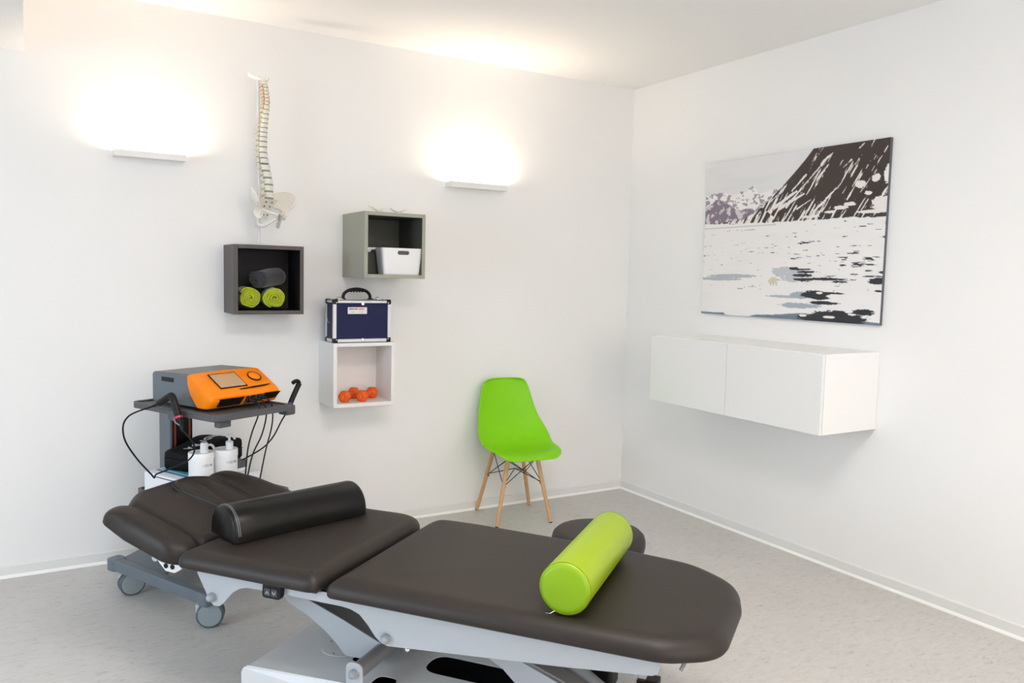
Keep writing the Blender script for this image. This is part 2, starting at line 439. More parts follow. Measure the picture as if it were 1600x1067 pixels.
# navy tool case
def tool_case():
    W,D,Hh=.325,.135,.232
    r=root('instrument_case','navy blue aluminium-edged carrying case standing on the white wall box','case',(-2.186,-.118-.0,WZ+.3505))
    z0=.004
    obj('body',B(((.004,-D+.004,z0),(W-.004,-.004,Hh-.004))),M['casenavy'],r)
    t=.017
    e=bmesh.new()
    for z in (z0,Hh-t):
        box(e,(.02,-D,z),(W-.02,-D+.0052,z+t)); box(e,(.02,-.0052,z),(W-.02,0,z+t))
        box(e,(0,-D+.02,z),(.0052,-.02,z+t)); box(e,(W-.0052,-D+.02,z),(W,-.02,z+t))
    for x in (0.004,W-t-.0):
        box(e,(x,-D,.02),(x+t-.004,-D+.0052,Hh-.02)); box(e,(x,-.0052,.02),(x+t-.004,0,Hh-.02))
    for y in (-D,-t): 
        box(e,(0,y,.02),(.0052,y+t,Hh-.02)); box(e,(W-.0052,y,.02),(W,y+t,Hh-.02))
    box(e,(.02,-D,Hh-.0052),(W-.02,-D+t,Hh)); box(e,(.02,-t,Hh-.0052),(W-.02,0,Hh))
    box(e,(0,-D+.02,Hh-.0052),(t,-.02,Hh)); box(e,(W-t,-D+.02,Hh-.0052),(W,-.02,Hh))
    obj('aluminium_edging',e,M['alu'],r,bevel=.0008)
    for x in (0,1):
        for y in (0,1):
            for z in (0,1):
                s=.028
                cx=(-.002 if x==0 else W+.002-s); cy=(-D-.002 if y==0 else .002-s); cz=(0 if z==0 else Hh+.002-s)
                c=obj('corner_guard',B(((cx,cy,cz),(cx+s,cy+s,cz+s))),M['black'],r,bevel=.006,bseg=3)
                if y==0: obj('rivet',LATHE([(.003,-.0012),(.003,0.0015)],axis='y',c=(cx+s/2+(.004 if x==0 else -.004),cy-.0002,cz+s/2+(-.004 if z==1 else .004)),seg=12),M['chrome'],c)
    # handle
    cx=W/2-.006
    pts=[(cx+.078*math.cos(a)*(1.0),-D*.42,Hh+.002+.054*math.sin(a)**.7) for a in [PI*i/16 for i in range(17)]]
    pts[0]=(cx+.078,-D*.42,Hh-.001); pts[-1]=(cx-.078,-D*.42,Hh-.001)
    hd=bmesh.new(); tube(hd,pts,.0088,seg=12)
    for i in range(5): 
        x=cx-.032+.016*i; lathe(hd,[(.001,-.007),(.0065,-.004),(.0065,.004),(.001,.007)],c=(x,-D*.42,Hh+.045),axis='x',seg=12)
    obj('handle',hd,M['black'],r,smooth=50)
    for s in (-1,1):
        obj('handle_mount',B(((cx+s*.078-.013,-D*.42-.012,Hh-.0005),(cx+s*.078+.013,-D*.42+.012,Hh+.006))),M['black'],r,bevel=.002)
    for x in (.052,W-.052):
        b=bmesh.new(); box(b,(x-.014,-D*.72,Hh-.0005),(x+.014,-D*.25,Hh+.004)); tube(b,[(x-.010,-D*.45,Hh+.004),(x-.010,-D*.45,Hh+.012),(x+.010,-D*.45,Hh+.012),(x+.010,-D*.45,Hh+.004)],.002,seg=8)
        obj('latch',b,M['chrome'],r)
    for z in (Hh-.027,.010):
        b=bmesh.new(); lathe(b,[(.0085,-.003),(.0085,0)],axis='y',c=(W/2,-D-.0003,z+.006),seg=20)
        obj('clasp_stud',b,M['chrome'],r,smooth=40)
    b=TUBE([(-.003,-D*.62,.105),(-.008,-D*.55,.112),(-.008,-D*.42,.118),(-.003,-D*.38,.128)],.002,seg=8); obj('side_ring',b,M['chrome'],r)
    lb=obj('sticker',plate(rounded([(.068+.0,.148),(.168+.008,.148),(.168+.008,.184),(.068,.184)],.003),.0008,lambda a,b,s:(a+.0,-D+.0034-s,b)),M['label'],r)
    lb.location=(.012,0,.008)
    text('brand_print','elektronik',.0145,M['inkblk'],lb,(.0745,-D+.0023,.1705),(PI/2,0,0),sx=.80,bold=.0003)
    text('brand_print','atelier',.0145,M['red'],lb,(.1265,-D+.0023,.1705),(PI/2,0,0),sx=.92,bold=.0003)
    text('small_print','~ medtec',.0085,M['inkblue'],lb,(.0765,-D+.0023,.156),(PI/2,0,0),sx=1)
    text('small_print','service',.0085,M['inkgrey'],lb,(.130,-D+.0023,.156),(PI/2,0,0),sx=1)
tool_case()

# storage bins in the green-grey box
def bin_(label,x,y,wt,wb,dt,db,h,rz=0):
    r=root('storage_bin',label,'storage bin',(x,y,GZ+.0205),rz,'white storage bins in the grey-green box')
    bm=bmesh.new()
    def rg(w,d,z,rr=.018): return [(p.x,p.y,z) for p in rounded([(-w/2,-d/2),(w/2,-d/2),(w/2,d/2),(-w/2,d/2)],rr,6)]
    t=.003
    R=[ring(bm,rg(wb,db,0)),ring(bm,rg(wt,dt,h)),ring(bm,rg(wt-2*t,dt-2*t,h)),ring(bm,rg(wb-2*t,db-2*t,t))]
    skin(bm,R); obj('tub',bm,M['basket'],r,smooth=35)
    hz=h-.025; yy=-(db/2+(dt-db)/2*(hz/h))
    sl=(dt-db)/2/h
    s=plate(rounded([(-.033,-.0105),(.033,-.0105),(.033,.0105),(-.033,.0105)],.0104),.0012,lambda a,b,c:(a+.002,yy-.0006-c-b*sl,hz+b))
    obj('handle_slot',s,mat('slot shade',(.10,.10,.105),.8),r)
    return r
bin_('white storage bin with a handle slot, front one in the grey-green wall box',-1.828,-.278,.236,.208,.118,.10,.143)
lb=root('lid_on_standin','white lid on an added shade-coloured body at the back left of the grey-green wall box','box',(-1.955,-.135,GZ+.0205))
obj('body',B(((-.070,-.055,0),(.060,.055,.118))),M['greenin_shade'],lb,bevel=.002)  # added body, coloured like the shaded box interior below the lid
obj('lid',plate([(-.075,.120),(-.005,.120),(.004,.134),(.070,.134),(.070,.146),(-.075,.146)],.12,lambda a,b,s:(a,-.06+s,b)),M['basket'],lb,bevel=.002)

# two small white ornaments
def dish(x,w,label,tail):
    r=root('small_bone_model',label,'anatomical model',(x,-.20,GZ+.3503),.0,'small white models on the grey-green box')
    bm=bmesh.new(); rings=[]
    for j in range(9):
        t=j/8*2-1; zc=.018+.016*t*t; ww=.011*(1-.75*t*t)+.002; hh=.005*(1-.7*t*t)+.0012
        rings.append(ring(bm,[(t*w/2,ww*math.cos(a),zc+hh*math.sin(a)) for a in [2*PI*k/12 for k in range(12)]]))
    skin(bm,rings); obj('wing',bm,M['bone'],r,smooth=180)
    obj('body',LATHE([(.013,0),(.015,.006),(.012,.014),(.009,.019)],seg=20),M['bone'],r,smooth=60)
    if tail:
        obj('process',TUBE([(-w/2+.006,.0,.028),(-w/2-.012,.0,.034),(-w/2-.022,0,.042)],.0022,seg=8,smooth_n=4),M['bone'],r,smooth=60)
        obj('process',TUBE([(-w/2+.006,0,.026),(-w/2+.004,0,.001)],.003,seg=8),M['bone'],r,smooth=60)
dish(-1.918,.075,'small white bone model with a thin tail, left of two on the grey-green box',True)
dish(-1.802,.095,'small white curved bone model, right of two on the grey-green box',False)

# ------------------------------------------------------------------ spine model
def spine():
    T=Vector((-2.5425,-.13,DZ+.3502))
    r=root('spine_model','life-size white spine and pelvis model on a rod stand atop the dark wall box','anatomical model',T)
    obj('stand_base',LATHE([(.085,0),(.085,.004),(.03,.008),(.008,.012)],seg=36),M['rod'],r,smooth=40)
    obj('stand_rod',TUBE([(0,0,.008),(0,.008,.855)],.0072,seg=12),M['rod'],r,smooth=60)
    # facing direction of the spine (front): toward lower right of the photo
    fa=math.radians(-67); F=Vector((math.cos(fa),math.sin(fa),0)); S=Vector((F.y,-F.x,0))
    Z=Vector((0,0,1))
    # centre line x(z) in the picture plane, measured, world X offsets from the rod
    key=[(.240,.046),(.265,.048),(.345,.046),(.42,.028),(.48,.018),(.56,.020),(.64,.028),(.70,.036),(.735,.040),(.775,.036),(.83,.028)]
    def cx(z):
        for (z0,x0),(z1,x1) in zip(key,key[1:]):
            if z<=z1: 
                t=(z-z0)/(z1-z0); t=max(0,t); return x0+(x1-x0)*t
        return key[-1][1]
    N=24
    zs=[]; z=.248
    hs=[.0345]*5+[.0275]*4+[.0232]*8+[.0172]*5+[.014]*2
    for i in range(N):
        zs.append(z); z+=hs[i]
    for i in range(N):
        z=zs[i]; h=hs[i]; lum=i<5; cerv=i>=17
        R=.0235 if lum else (.0235-.0095*(i-5)/12 if not cerv else .0115)
        c=Vector((cx(z+h/2),-.012,z))
        bm=bmesh.new(); rings=[]
        bh=h*(.74 if lum else .80)
        for q,s in ((0,1),(.12,1.0),(.5,.86),(.88,1.0),(1,1)):
            rings.append(ring(bm,[c+F*(R*s*math.cos(a)*.82)+S*(R*s*math.sin(a))+Z*(bh*q) for a in [2*PI*k/18 for k in range(18)]]))
        skin(bm,rings)
        # arch and processes
        back=c-F*(R*.8)+Z*(bh*.5)
        for sg in (-1,1):
            tube(bm,[back+S*sg*R*.5,back-F*.012+S*sg*R*.75,back-F*.022+S*sg*R*.3],.0042 if lum else .0034,seg=8)
            tl=R+(.018 if lum else .016 if not cerv else .008)
            tube(bm,[back-F*.010+S*sg*R*.6,back-F*.014+S*sg*tl+Z*.003],.0042 if lum else .0036,seg=8,r1=.0022)
        sp=.034 if lum else (.030 if not cerv else .016)
        tube(bm,[back-F*.016,back-F*(.018+sp)-Z*(.004 if lum else .016 if not cerv else .006)],.0052 if lum else .0034,seg=8,r1=.0028)
        obj('vertebra',bm,M['bone'],r,smooth=50)
        # disc below
        bm=bmesh.new(); dh=h-bh
        rings=[ring(bm,[c+F*(R*s*math.cos(a)*.82)+S*(R*s*math.sin(a))-Z*(dh*(1-q)) for a in [2*PI*k/18 for k in range(18)]]) for q,s in ((0,.93),(.5,1.03),(1,.93))]
        skin(bm,rings); obj('disc',bm,M['disc'],r,smooth=60)
        # nerve roots
        if i<23:
            for sg in (-1,1):
                bm=bmesh.new()
                nb=c-F*(R*.6)+Z*(bh*.35)+S*sg*R*.55
                tube(bm,[nb,nb+S*sg*.012-F*.004-Z*.003,nb+S*sg*.020-F*.006-Z*.010],.0026,seg=6)
                obj('nerve_root',bm,M['nerve'],r,smooth=60)
    # vertebral arteries in the neck
    top=zs[-1]+hs[-1]
    for sg in (-1,1):
        pts=[Vector((cx(zz),-.012,zz))-F*.004+S*sg*(.0155+.002*math.sin(zz*260)) for zz in [zs[16]-.004+(top-zs[16]-.012)*k/14 for k in range(15)]]
        obj('artery',TUBE(pts,.0019,seg=8),M['artery'],r,smooth=60)
    # occiput plate
    bm=bmesh.new(); c=Vector((cx(top),-.012,top+.004)); g=[]
    F0,S0=F,S; oa=math.radians(-28); F=Vector((math.cos(oa),math.sin(oa),0)); S=Vector((F.y,-F.x,0))
    for i in range(9):
        row=[]
        for j in range(11):
            u=i/8; v=j/10*2-1
            row.append(bm.verts.new(c+F*(.012-.095*u)+S*v*(.040*math.sin(PI*(.22+.62*u)))+Z*(.016*u*u*1.6-.006+.018*v*v*u+.006*(1-u))))
        g.append(row)
    for a,b in zip(g,g[1:]):
        for j in range(10): bm.faces.new((a[j],a[j+1],b[j+1],b[j]))
    obj('occipital_bone',bm,M['bone'],r,smooth=180,solid=.004,subsurf=1)
    F,S=F0,S0
    for sg in (-1,1):
        obj('condyle',TUBE([c+S*sg*.010+F*.010,c+S*sg*.012+F*.020+Z*.014],.004,seg=8,r1=.002),M['bone'],r,smooth=60)
    # sacrum
    P0=Vector((cx(.24),-.012,.240)); bm=bmesh.new(); rings=[]
    for q in range(10):
        t=q/9; w=.048*(1-t)**.8+.008; cc=P0-Z*(.105*t)-F*(.034*math.sin(PI*t*.75))+F*.006*0
        th=.016*(1-t)+.004
        rings.append(ring(bm,[cc+S*(w*math.cos(a))+F*(th*math.sin(a)*(.75+.25*math.cos(2*a))) for a in [2*PI*k/24 for k in range(24)]]))
    skin(bm,rings); sac=obj('sacrum',bm,M['bone'],r,smooth=60)
    for q in range(4):
        for sg in (-1,1):
            t=.16+.2*q; cc=P0-Z*(.105*t)-F*(.034*math.sin(PI*t*.75)); th=.016*(1-t)+.004
            lathe_c=cc+S*sg*(.020*(1-t*.5))+F*(th*.93)
            b=bmesh.new(); bmesh.ops.create_uvsphere(b,u_segments=10,v_segments=6,radius=.0034); bmesh.ops.translate(b,verts=b.verts,vec=lathe_c); obj('foramen',b,M['void'],sac)
    # hip bones
    for sg in (-1,1):
        hip=bmesh.new()
        def Q(f,s,z): return P0+F*f+S*(sg*s)+Z*z
        # iliac wing sheet: rows from crest to brim
        crest=[Q(-.050,.042,.006),Q(-.040,.066,.028),Q(-.012,.098,.042),Q(.026,.120,.038),Q(.058,.124,.016),Q(.072,.116,-.010)]
        brim =[Q(-.040,.040,-.034),Q(-.026,.050,-.036),Q(-.008,.060,-.040),Q(.014,.066,-.050),Q(.036,.068,-.060),Q(.050,.074,-.064)]
        g=[]
        for i in range(8):
            t=i/7; row=[]
            for a,b in zip(crest,brim):
                m=a.lerp(b,t)-S*(sg*.016*math.sin(PI*t)*-1)
                row.append(hip.verts.new(m))
            g.append(row)
        for a,b in zip(g,g[1:]):
            for j in range(5): hip.faces.new((a[j],a[j+1],b[j+1],b[j]))
        h=obj('hip_bone',hip,M['bone2'],r,smooth=180,solid=.0055,subsurf=2)
        b=bmesh.new()
        tube(b,crest,.0052,seg=10,smooth_n=6)
        # arcuate line + superior pubic ramus
        tube(b,[Q(-.036,.042,-.034),Q(-.006,.060,-.042),Q(.026,.064,-.056),Q(.058,.046,-.070),Q(.080,.020,-.080),Q(.086,.006,-.084)],.0068,seg=10,smooth_n=6)
        # ischium and inferior ramus
        tube(b,[Q(.030,.064,-.062),Q(.012,.070,-.090),Q(-.004,.060,-.128),Q(.014,.048,-.140),Q(.048,.028,-.122),Q(.080,.010,-.100)],.0085,seg=10,smooth_n=6)
        tube(b,[Q(.070,.118,-.004),Q(.062,.104,-.030),Q(.046,.084,-.052)],.006,seg=10,smooth_n=4)
        obj('pelvic_ramus',b,M['bone2'],h,smooth=60)
        # acetabulum
        ct=Q(.026,.076,-.074); ax=(S*sg+F*.25-Z*.2).normalized(); q=ax.to_track_quat('Z','Y').to_matrix().to_4x4()
        b=bmesh.new(); lathe(b,[(.010,-.014),(.022,-.008),(.030,.008),(.026,.008),(.018,-.004),(.006,-.010)],c=ct,M4=q,seg=24); obj('hip_socket',b,M['bone2'],h,smooth=60)
    bm=bmesh.new(); pc=P0+F*.088-Z*.088
    rings=[ring(bm,[pc+S*(.006*s*math.cos(a))+F*(.007*s*math.sin(a))-Z*(.034*q-.008) for a in [2*PI*k/12 for k in range(12)]]) for q,s in ((0,.7),(.3,1),(.8,1),(1,.6))]
    skin(bm,rings); obj('pubic_symphysis',bm,M['disc'],r,smooth=60)
    obj('stand_collar',LATHE([(.020,.098),(.016,.105),(.008,.112),(.007,.14)],seg=20,c=(0,.002,0)),M['rod'],r,smooth=60)
spine()

# ------------------------------------------------------------------ photo print panel
def art():
    y0,y1,z0,z1=-.746,-1.9595,1.2794,2.1813
    r=root('wall_picture','large arctic landscape photo print of a dark mountain and broken ice','picture',(0,(y0+y1)/2,z0))
    W=y0-y1; Hh=z1-z0
    obj('panel',B(((-.0195,-W/2,0),(-.002,W/2,Hh))),M['alumedge'],r)
    nx,nz=480,360
    s,t=np.meshgrid(np.linspace(0,1,nx+1),np.linspace(0,1,nz+1))   # s left->right, t top->down
    rng=np.random.default_rng(3)
    def vn(x,y,seed):
        rg=np.random.default_rng(seed); tab=rg.random((257,257))
        xi=np.floor(x).astype(int); yi=np.floor(y).astype(int); fx=x-xi; fy=y-yi
        fx=fx*fx*(3-2*fx); fy=fy*fy*(3-2*fy); a=xi%256; b=yi%256
        return (tab[b,a]*(1-fx)+tab[b,a+1]*fx)*(1-fy)+(tab[b+1,a]*(1-fx)+tab[b+1,a+1]*fx)*fy
    def fbm(x,y,seed,o=5,g=.55):
        v=0;w=1;tot=0
        for k in range(o): v=v+w*vn(x*2**k,y*2**k,seed+k); tot+=w; w*=g
        return v/tot
    C=np.zeros(s.shape+(3,))
    def put(mask,col):
        m=np.clip(mask,0,1)[...,None]; C[:]=C*(1-m)+np.array(col)*m
    def sm(x,a,b): 
        q=np.clip((x-a)/(b-a),0,1); return q*q*(3-2*q)
    sky=fbm(s*3,t*14,11)
    C[:]=np.array([.72,.715,.72]); put(.5*sm(sky,.35,.7),(.64,.65,.67)); 
    # far hills
    hl=np.interp(s,[0,.09,.19,.25,.305,.344,.40,.46,.6],[.20,.195,.225,.20,.182,.22,.215,.21,.30])+.03*(fbm(s*26,s*0,5)-.5)
    far=sm(t-hl,0,.008); put(far,(.80,.77,.75))
    rk=fbm(s*30+t*18,t*44-s*14,21); put(far*sm(rk,.53,.60),(.30,.28,.32))
    h2=np.interp(s,[0,.03,.07,.115,.18,.236,.28,.34],[.29,.262,.245,.262,.30,.323,.318,.34])+.03*(fbm(s*40,s*0,7)-.5)
    pur=sm(t-h2,0,.006)*(1-sm(s,.34,.38)); put(pur,(.20,.165,.215))
    rk=fbm(s*36-t*20,t*30+s*30,31); put(pur*sm(rk,.56,.63),(.60,.56,.58))
    # dark mountain: slope line
    ml=np.interp(s,[.0,.129,.255,.341,.404,.471,.541,.597,.635,.70],[.402,.397,.382,.330,.276,.205,.123,.054,.0,-.1])
    mtn=sm(t-ml,0,.003)
    put(mtn,(.038,.026,.021))
    # snow streaks: run from lower left to upper right
    ang=math.radians(57); asp=Hh/W
    X=s; Y=t*asp
    al=X*math.cos(ang)-Y*math.sin(ang); pe=X*math.sin(ang)+Y*math.cos(ang)
    n=fbm(pe*105,al*11,41,4,.6)
    low=sm(t,.08,.40); right=sm(s,.62,.80)
    thr=.712-.15*low*(1-right)-.06*low*right-.05*sm(.07-(t-ml),0,.07)*low
    big=fbm(s*7,t*7,51,3); thr=thr+.10*(big-.5)*-1
    put(mtn*sm(n,thr,thr+.015),(.78,.74,.71))
    def seg(p,q,w0,w1):
        p=np.array(p);q=np.array(q);d=(q-p)*[1,asp];L=np.hypot(*d)
        u=((s-p[0])*d[0]+(t-p[1])*asp*d[1])/L**2; dist=np.abs(((s-p[0])*d[1]-(t-p[1])*asp*d[0])/L)
        w=w0+(w1-w0)*np.clip(u,0,1)+.003*(fbm(s*90,t*90,61,3)-.5)*2
        put(mtn*(u>0)*(u<1)*sm(w-dist,0,.0015),(.78,.74,.71))
    seg((.50,.33),(.61,.189),.007,.003); seg((.61,.189),(.685,.095),.003,.003); seg((.678,.107),(.692,.078),.007,.008); seg((.692,.078),(.736,.04),.007,.002)
    seg((.53,.235),(.606,.142),.003,.005); seg((.637,.380),(.70,.315),.003,.007); seg((.70,.315),(.772,.228),.006,.002)
    seg((.43,.33),(.56,.235),.010,.006); seg((.46,.335),(.60,.255),.010,.004); seg((.40,.30),(.50,.20),.003,.002); seg((.56,.345),(.64,.29),.004,.001)
    seg((.79,.13),(.83,.09),.001,.004); seg((.86,.035),(.885,.010),.003,.002)
    def blob(cx_,cy_,rx,ry,col,mask=1,seed=71,rg=.5):
        d=((s-cx_)/rx)**2+((t-cy_)/ry)**2; nn=.55*(fbm(s*26,t*60,seed,3)-.5)+.75*(fbm(s*70,t*210,seed+5,3)-.5)
        put(mask*sm(1.0-d+nn*2*rg*1.6,0,.12),col)
    for b in [(.875,.232,.026,.020),(.945,.206,.020,.024),(.995,.19,.014,.05),(.915,.283,.018,.012),(.985,.345,.055,.045),(.79,.352,.035,.012),(.83,.335,.03,.012),(.74,.372,.03,.008),(.64,.392,.05,.010),(.96,.385,.10,.010)]:
        blob(*b,(.78,.74,.71),mtn)
    # shoreline and ice
    sh=np.interp(s,[0,.13,.5,.82,1],[.398,.405,.412,.408,.415])+.012*(fbm(s*60,s*0,81)-.5)
    ice=sm(t-sh,0,.004); put(ice,(.80,.78,.77))
    tint=fbm(s*4,t*16,91); put(ice*.35*sm(tint,.5,.7),(.74,.735,.74))
    put(sm(.006-np.abs(t-(.432-.01*s)),0,.006)*.6*(s<.45),(.35,.33,.34))
    # small dark leads
    n=fbm(s*16,t*95,101,4,.6); m2=fbm(s*6,t*9,111,3)
    dens_=np.interp(t,[.41,.47,.55,.65,.75,.80,.83,1],[.3,.7,.6,1,1,.4,0,0])*np.interp(s,[0,.3,.5,1],[.25,.4,1,1])
    thr=.80-.19*dens_*m2*1.15
    put(ice*sm(n,thr-.02,thr)*(dens_>0),(.30,.31,.34)); put(ice*sm(n,thr+.005,thr+.02)*(dens_>0)*sm(s,.3,.5),(.03,.03,.035))
    for q in [(.20,.745,.16,.013),(.12,.765,.14,.012)]: blob(*q,(.42,.45,.49),1,121,.4)
    for q in [(.52,.715,.09,.03),(.56,.75,.05,.03)]: blob(*q,(.50,.52,.545),1,122,.5)
    blob(.53,.865,.12,.008,(.42,.45,.49),1,123,.4)
    blob(.60,.915,.12,.016,(.36,.41,.46),1,124,.5); blob(.60,.855,.05,.02,(.34,.40,.45),1,125,.5)
    put(sm(t-np.interp(s,[0,.15,.17,.3,.34,.5,.6,.8,1],[.985,.985,1.0,1.0,.985,.97,.955,.97,.985])-.012*(fbm(s*20,s*0,131)-.5),0,.006),(.15,.20,.25))
    for q in [(.68,.845,.075,.022),(.71,.865,.05,.010),(.75,.835,.08,.006),(.73,.893,.075,.010),(.80,.972,.14,.040),(.92,.935,.06,.018),(.70,.985,.12,.018),(.98,.762,.045,.018),(.985,.815,.02,.006),(.60,.70,.06,.006),(.63,.715,.05,.008),(.61,.735,.05,.010),(.62,.76,.06,.008),(.72,.755,.10,.008),(.80,.77,.04,.006),(.565,.695,.03,.008)]:
        blob(*q,(.022,.024,.03),1,141,.45)
    for q in [(.705,.836,.018,.007),(.76,.972,.030,.008),(.625,.972,.02,.008),(.87,.95,.02,.006)]: blob(*q,(.80,.78,.77),1,151,.2)
    # small pale bear walking on the ice
    for q in [(.452,.768,.024,.021),(.432,.775,.012,.012)]: blob(*q,(.62,.58,.44),1,161,.1)
    for q in [(.437,.792,.004,.010),(.452,.792,.004,.010),(.470,.790,.004,.012)]: blob(*q,(.55,.50,.38),1,162,.1)
    verts=np.stack([np.full(s.shape,-.0202).ravel(),(W/2-s*W).ravel(),(Hh-t*Hh).ravel()],1)
    idx=np.arange((nx+1)*(nz+1)).reshape(nz+1,nx+1)
    fc=np.stack([idx[:-1,:-1].ravel(),idx[:-1,1:].ravel(),idx[1:,1:].ravel(),idx[1:,:-1].ravel()],1)
    me=bpy.data.meshes.new('photo_print')
    me.vertices.add(len(verts)); me.vertices.foreach_set('co',verts.ravel())
    me.loops.add(fc.size); me.loops.foreach_set('vertex_index',fc.ravel().astype(np.int32))
    me.polygons.add(len(fc)); me.polygons.foreach_set('loop_start',(np.arange(len(fc))*4).astype(np.int32)); me.polygons.foreach_set('loop_total',np.full(len(fc),4,np.int32))
    me.update(calc_edges=True); me.validate()
    a=me.color_attributes.new('print','FLOAT_COLOR','POINT'); cc=np.ones((len(verts),4)); cc[:,:3]=C.reshape(-1,3); a.data.foreach_set('color',cc.ravel())
    me.materials.append(M['print_art'])
    o=bpy.data.objects.new('photo_print',me); COL.objects.link(o); o.parent=r
art()

# ------------------------------------------------------------------ wall cabinet
def cabinet():
    y0=-.7576; z0=.7682; h=.38; w=1.2
    r=root('wall_cabinet','long white two-door cabinet hung on the right wall below the picture','cabinet',(0,y0,z0))
    obj('carcass',B(((-.400,-w,0),(-.001,0,h))),M['white'],r,bevel=.001)
    for k in range(2):
        obj('door',B(((-.420,-w/2*(k+1)+.0015,.001),(-.4025,-w/2*k-.0015,h-.001))),M['gloss'],r,bevel=.0012)
    obj('top_panel',B(((-.402,-w-.0012,h-.016),(-.001,.0012,h+.0012))),M['white'],r,bevel=.0006)
cabinet()

# ------------------------------------------------------------------ green chair
def chair():
    r=root('shell_chair','lime green plastic shell chair with splayed beech legs against the back wall','chair',(-1.034,-.240,0),math.radians(-6))
    prof=[(.188,.838,.090),(.192,.834,.122),(.193,.822,.142),(.190,.80,.155),(.182,.76,.168),(.168,.70,.182),(.150,.63,.198),(.130,.565,.213),(.106,.51,.227),(.070,.468,.236),(.020,.440,.236),(-.04,.426,.232),(-.11,.423,.228),(-.17,.426,.220),(-.215,.427,.206),(-.245,.420,.188),(-.262,.411,.162),(-.268,.405,.128)]
    # resample
    bm=bmesh.new(); rows=[]; n=20
    for i,(y,z,w) in enumerate(prof):
        row=[]
        back=max(0,min(1,(z-.46)/.15)); mid=math.exp(-((z-.49)/.09)**2)*(1 if y>0 else .35)
        for j in range(n+1):
            u=j/n*2-1; au=abs(u)**2.4
            dy=-(.030*back+.055*mid)*au; dz=(.030*(1-back)*(1-max(0,(-y-.14)/.13)) +.02*mid)*au
            row.append(bm.verts.new((u*w, y+dy, z+dz)))
        rows.append(row)
    for a,b in zip(rows,rows[1:]):
        for j in range(n): bm.faces.new((a[j],a[j+1],b[j+1],b[j]))
    o=obj('seat_shell',bm,M['chair'],r,smooth=180,solid=.006,subsurf=1)
    feet=[(-.183,-.168),(.160,-.196),(-.160,.200),(.198,.176)]
    tops=[(-.095,-.115),(.095,-.115),(-.095,.10),(.095,.10)]
    L=[]
    for (fx,fy),(tx,ty) in zip(feet,tops):
        a=Vector((tx,ty,.405 if ty>0 else .400)); b=Vector((fx,fy,0))
        lg=obj('leg',TUBE([a,a.lerp(b,.1),a.lerp(b,.5),b+ (a-b)*.012],lambda t: .0145-.0035*max(0,(t-.1))/.9 if t>.1 else .0135,seg=16),M['wood'],r,smooth=60)
        obj('foot_glide',LATHE([(.0095,0),(.0108,.004),(.0108,.006)],c=(fx+(tx-fx)*.006,fy+(ty-fy)*.006,0),seg=16),M['black'],lg)
        L.append((a,b))
    bm=bmesh.new()
    def p(i,t): return L[i][0].lerp(L[i][1],t)
    zt=.402
    corner=[Vector((x,y,zt)) for x,y in ((-.07,-.10),(.07,-.10),(-.07,.085),(.07,.085))]
    for i,j in ((0,1),(2,3),(0,2),(1,3)):
        tube(bm,[p(i,.42),L[j][0]+Vector((0,0,-.012))],.0026,seg=8); tube(bm,[p(j,.42),L[i][0]+Vector((0,0,-.012))],.0026,seg=8)
    for i,j in ((0,1),(1,3),(3,2),(2,0)): tube(bm,[L[i][0]+Vector((0,0,-.008)),L[j][0]+Vector((0,0,-.008))],.003,seg=8)
    tube(bm,[p(0,.40),p(0,.40)*.5+p(3,.40)*.5+Vector((0,0,.06)),p(3,.40)],.0026,seg=8); tube(bm,[p(1,.40),p(1,.40)*.5+p(2,.40)*.5+Vector((0,0,.06)),p(2,.40)],.0026,seg=8)
    for i in range(4):
        bmesh.ops.create_uvsphere(bm,u_segments=10,v_segments=6,radius=.0062,matrix=Matrix.Translation(p(i,.42)+Vector((-L[i][1].x*.05,-L[i][1].y*.05,0))))
    obj('wire_brace',bm,M['wire'],r,smooth=60)
    bm=bmesh.new()
    for x,y in ((-.095,-.115),(.095,-.115),(-.095,.10),(.095,.10)): lathe(bm,[(.018,0),(.018,.012)],c=(x,y,.406),seg=16)
    obj('leg_mount',bm,M['black'],r,smooth=40)
chair()

# ------------------------------------------------------------------ stool
def stool():
    r=root('round_stool','round dark taupe padded stool behind the treatment table','stool',(-1.684,-1.950,0))
    obj('seat',LATHE([(.165,.425),(.178,.432),(.182,.45),(.182,.468),(.177,.486),(.165,.497),(.14,.502),(.08,.504),(.002,.505)],seg=56),M['vinyl'],r,smooth=70)
    obj('seat_plate',LATHE([(.12,.412),(.14,.426)],seg=32),M['black'],r)
    obj('gas_column',LATHE([(.028,.09),(.028,.26),(.018,.262),(.018,.413)],seg=24),M['chrome'],r,smooth=40)
    for k in range(5):
        a=2*PI*k/5+.3; e=Vector((.24*math.cos(a),.24*math.sin(a),.075)); 
        l=obj('base_leg',TUBE([(0,0,.10),e*.5+Vector((0,0,.055)),e],.016,seg=10,r1=.011),M['chrome'],r,smooth=60)
        b=bmesh.new(); q=Matrix.Rotation(a+1.2,4,'Z')
        lathe(b,[(.02,-.014),(.025,-.011),(.025,.011),(.02,.014)],c=(e.x,e.y,.0255),axis='y',seg=20,M4=q)
        obj('wheel',b,M['black'],l,smooth=40); obj('wheel_stem',TUBE([(e.x,e.y,.03),(e.x,e.y,.075)],.006,seg=8),M['chrome'],l)
stool()

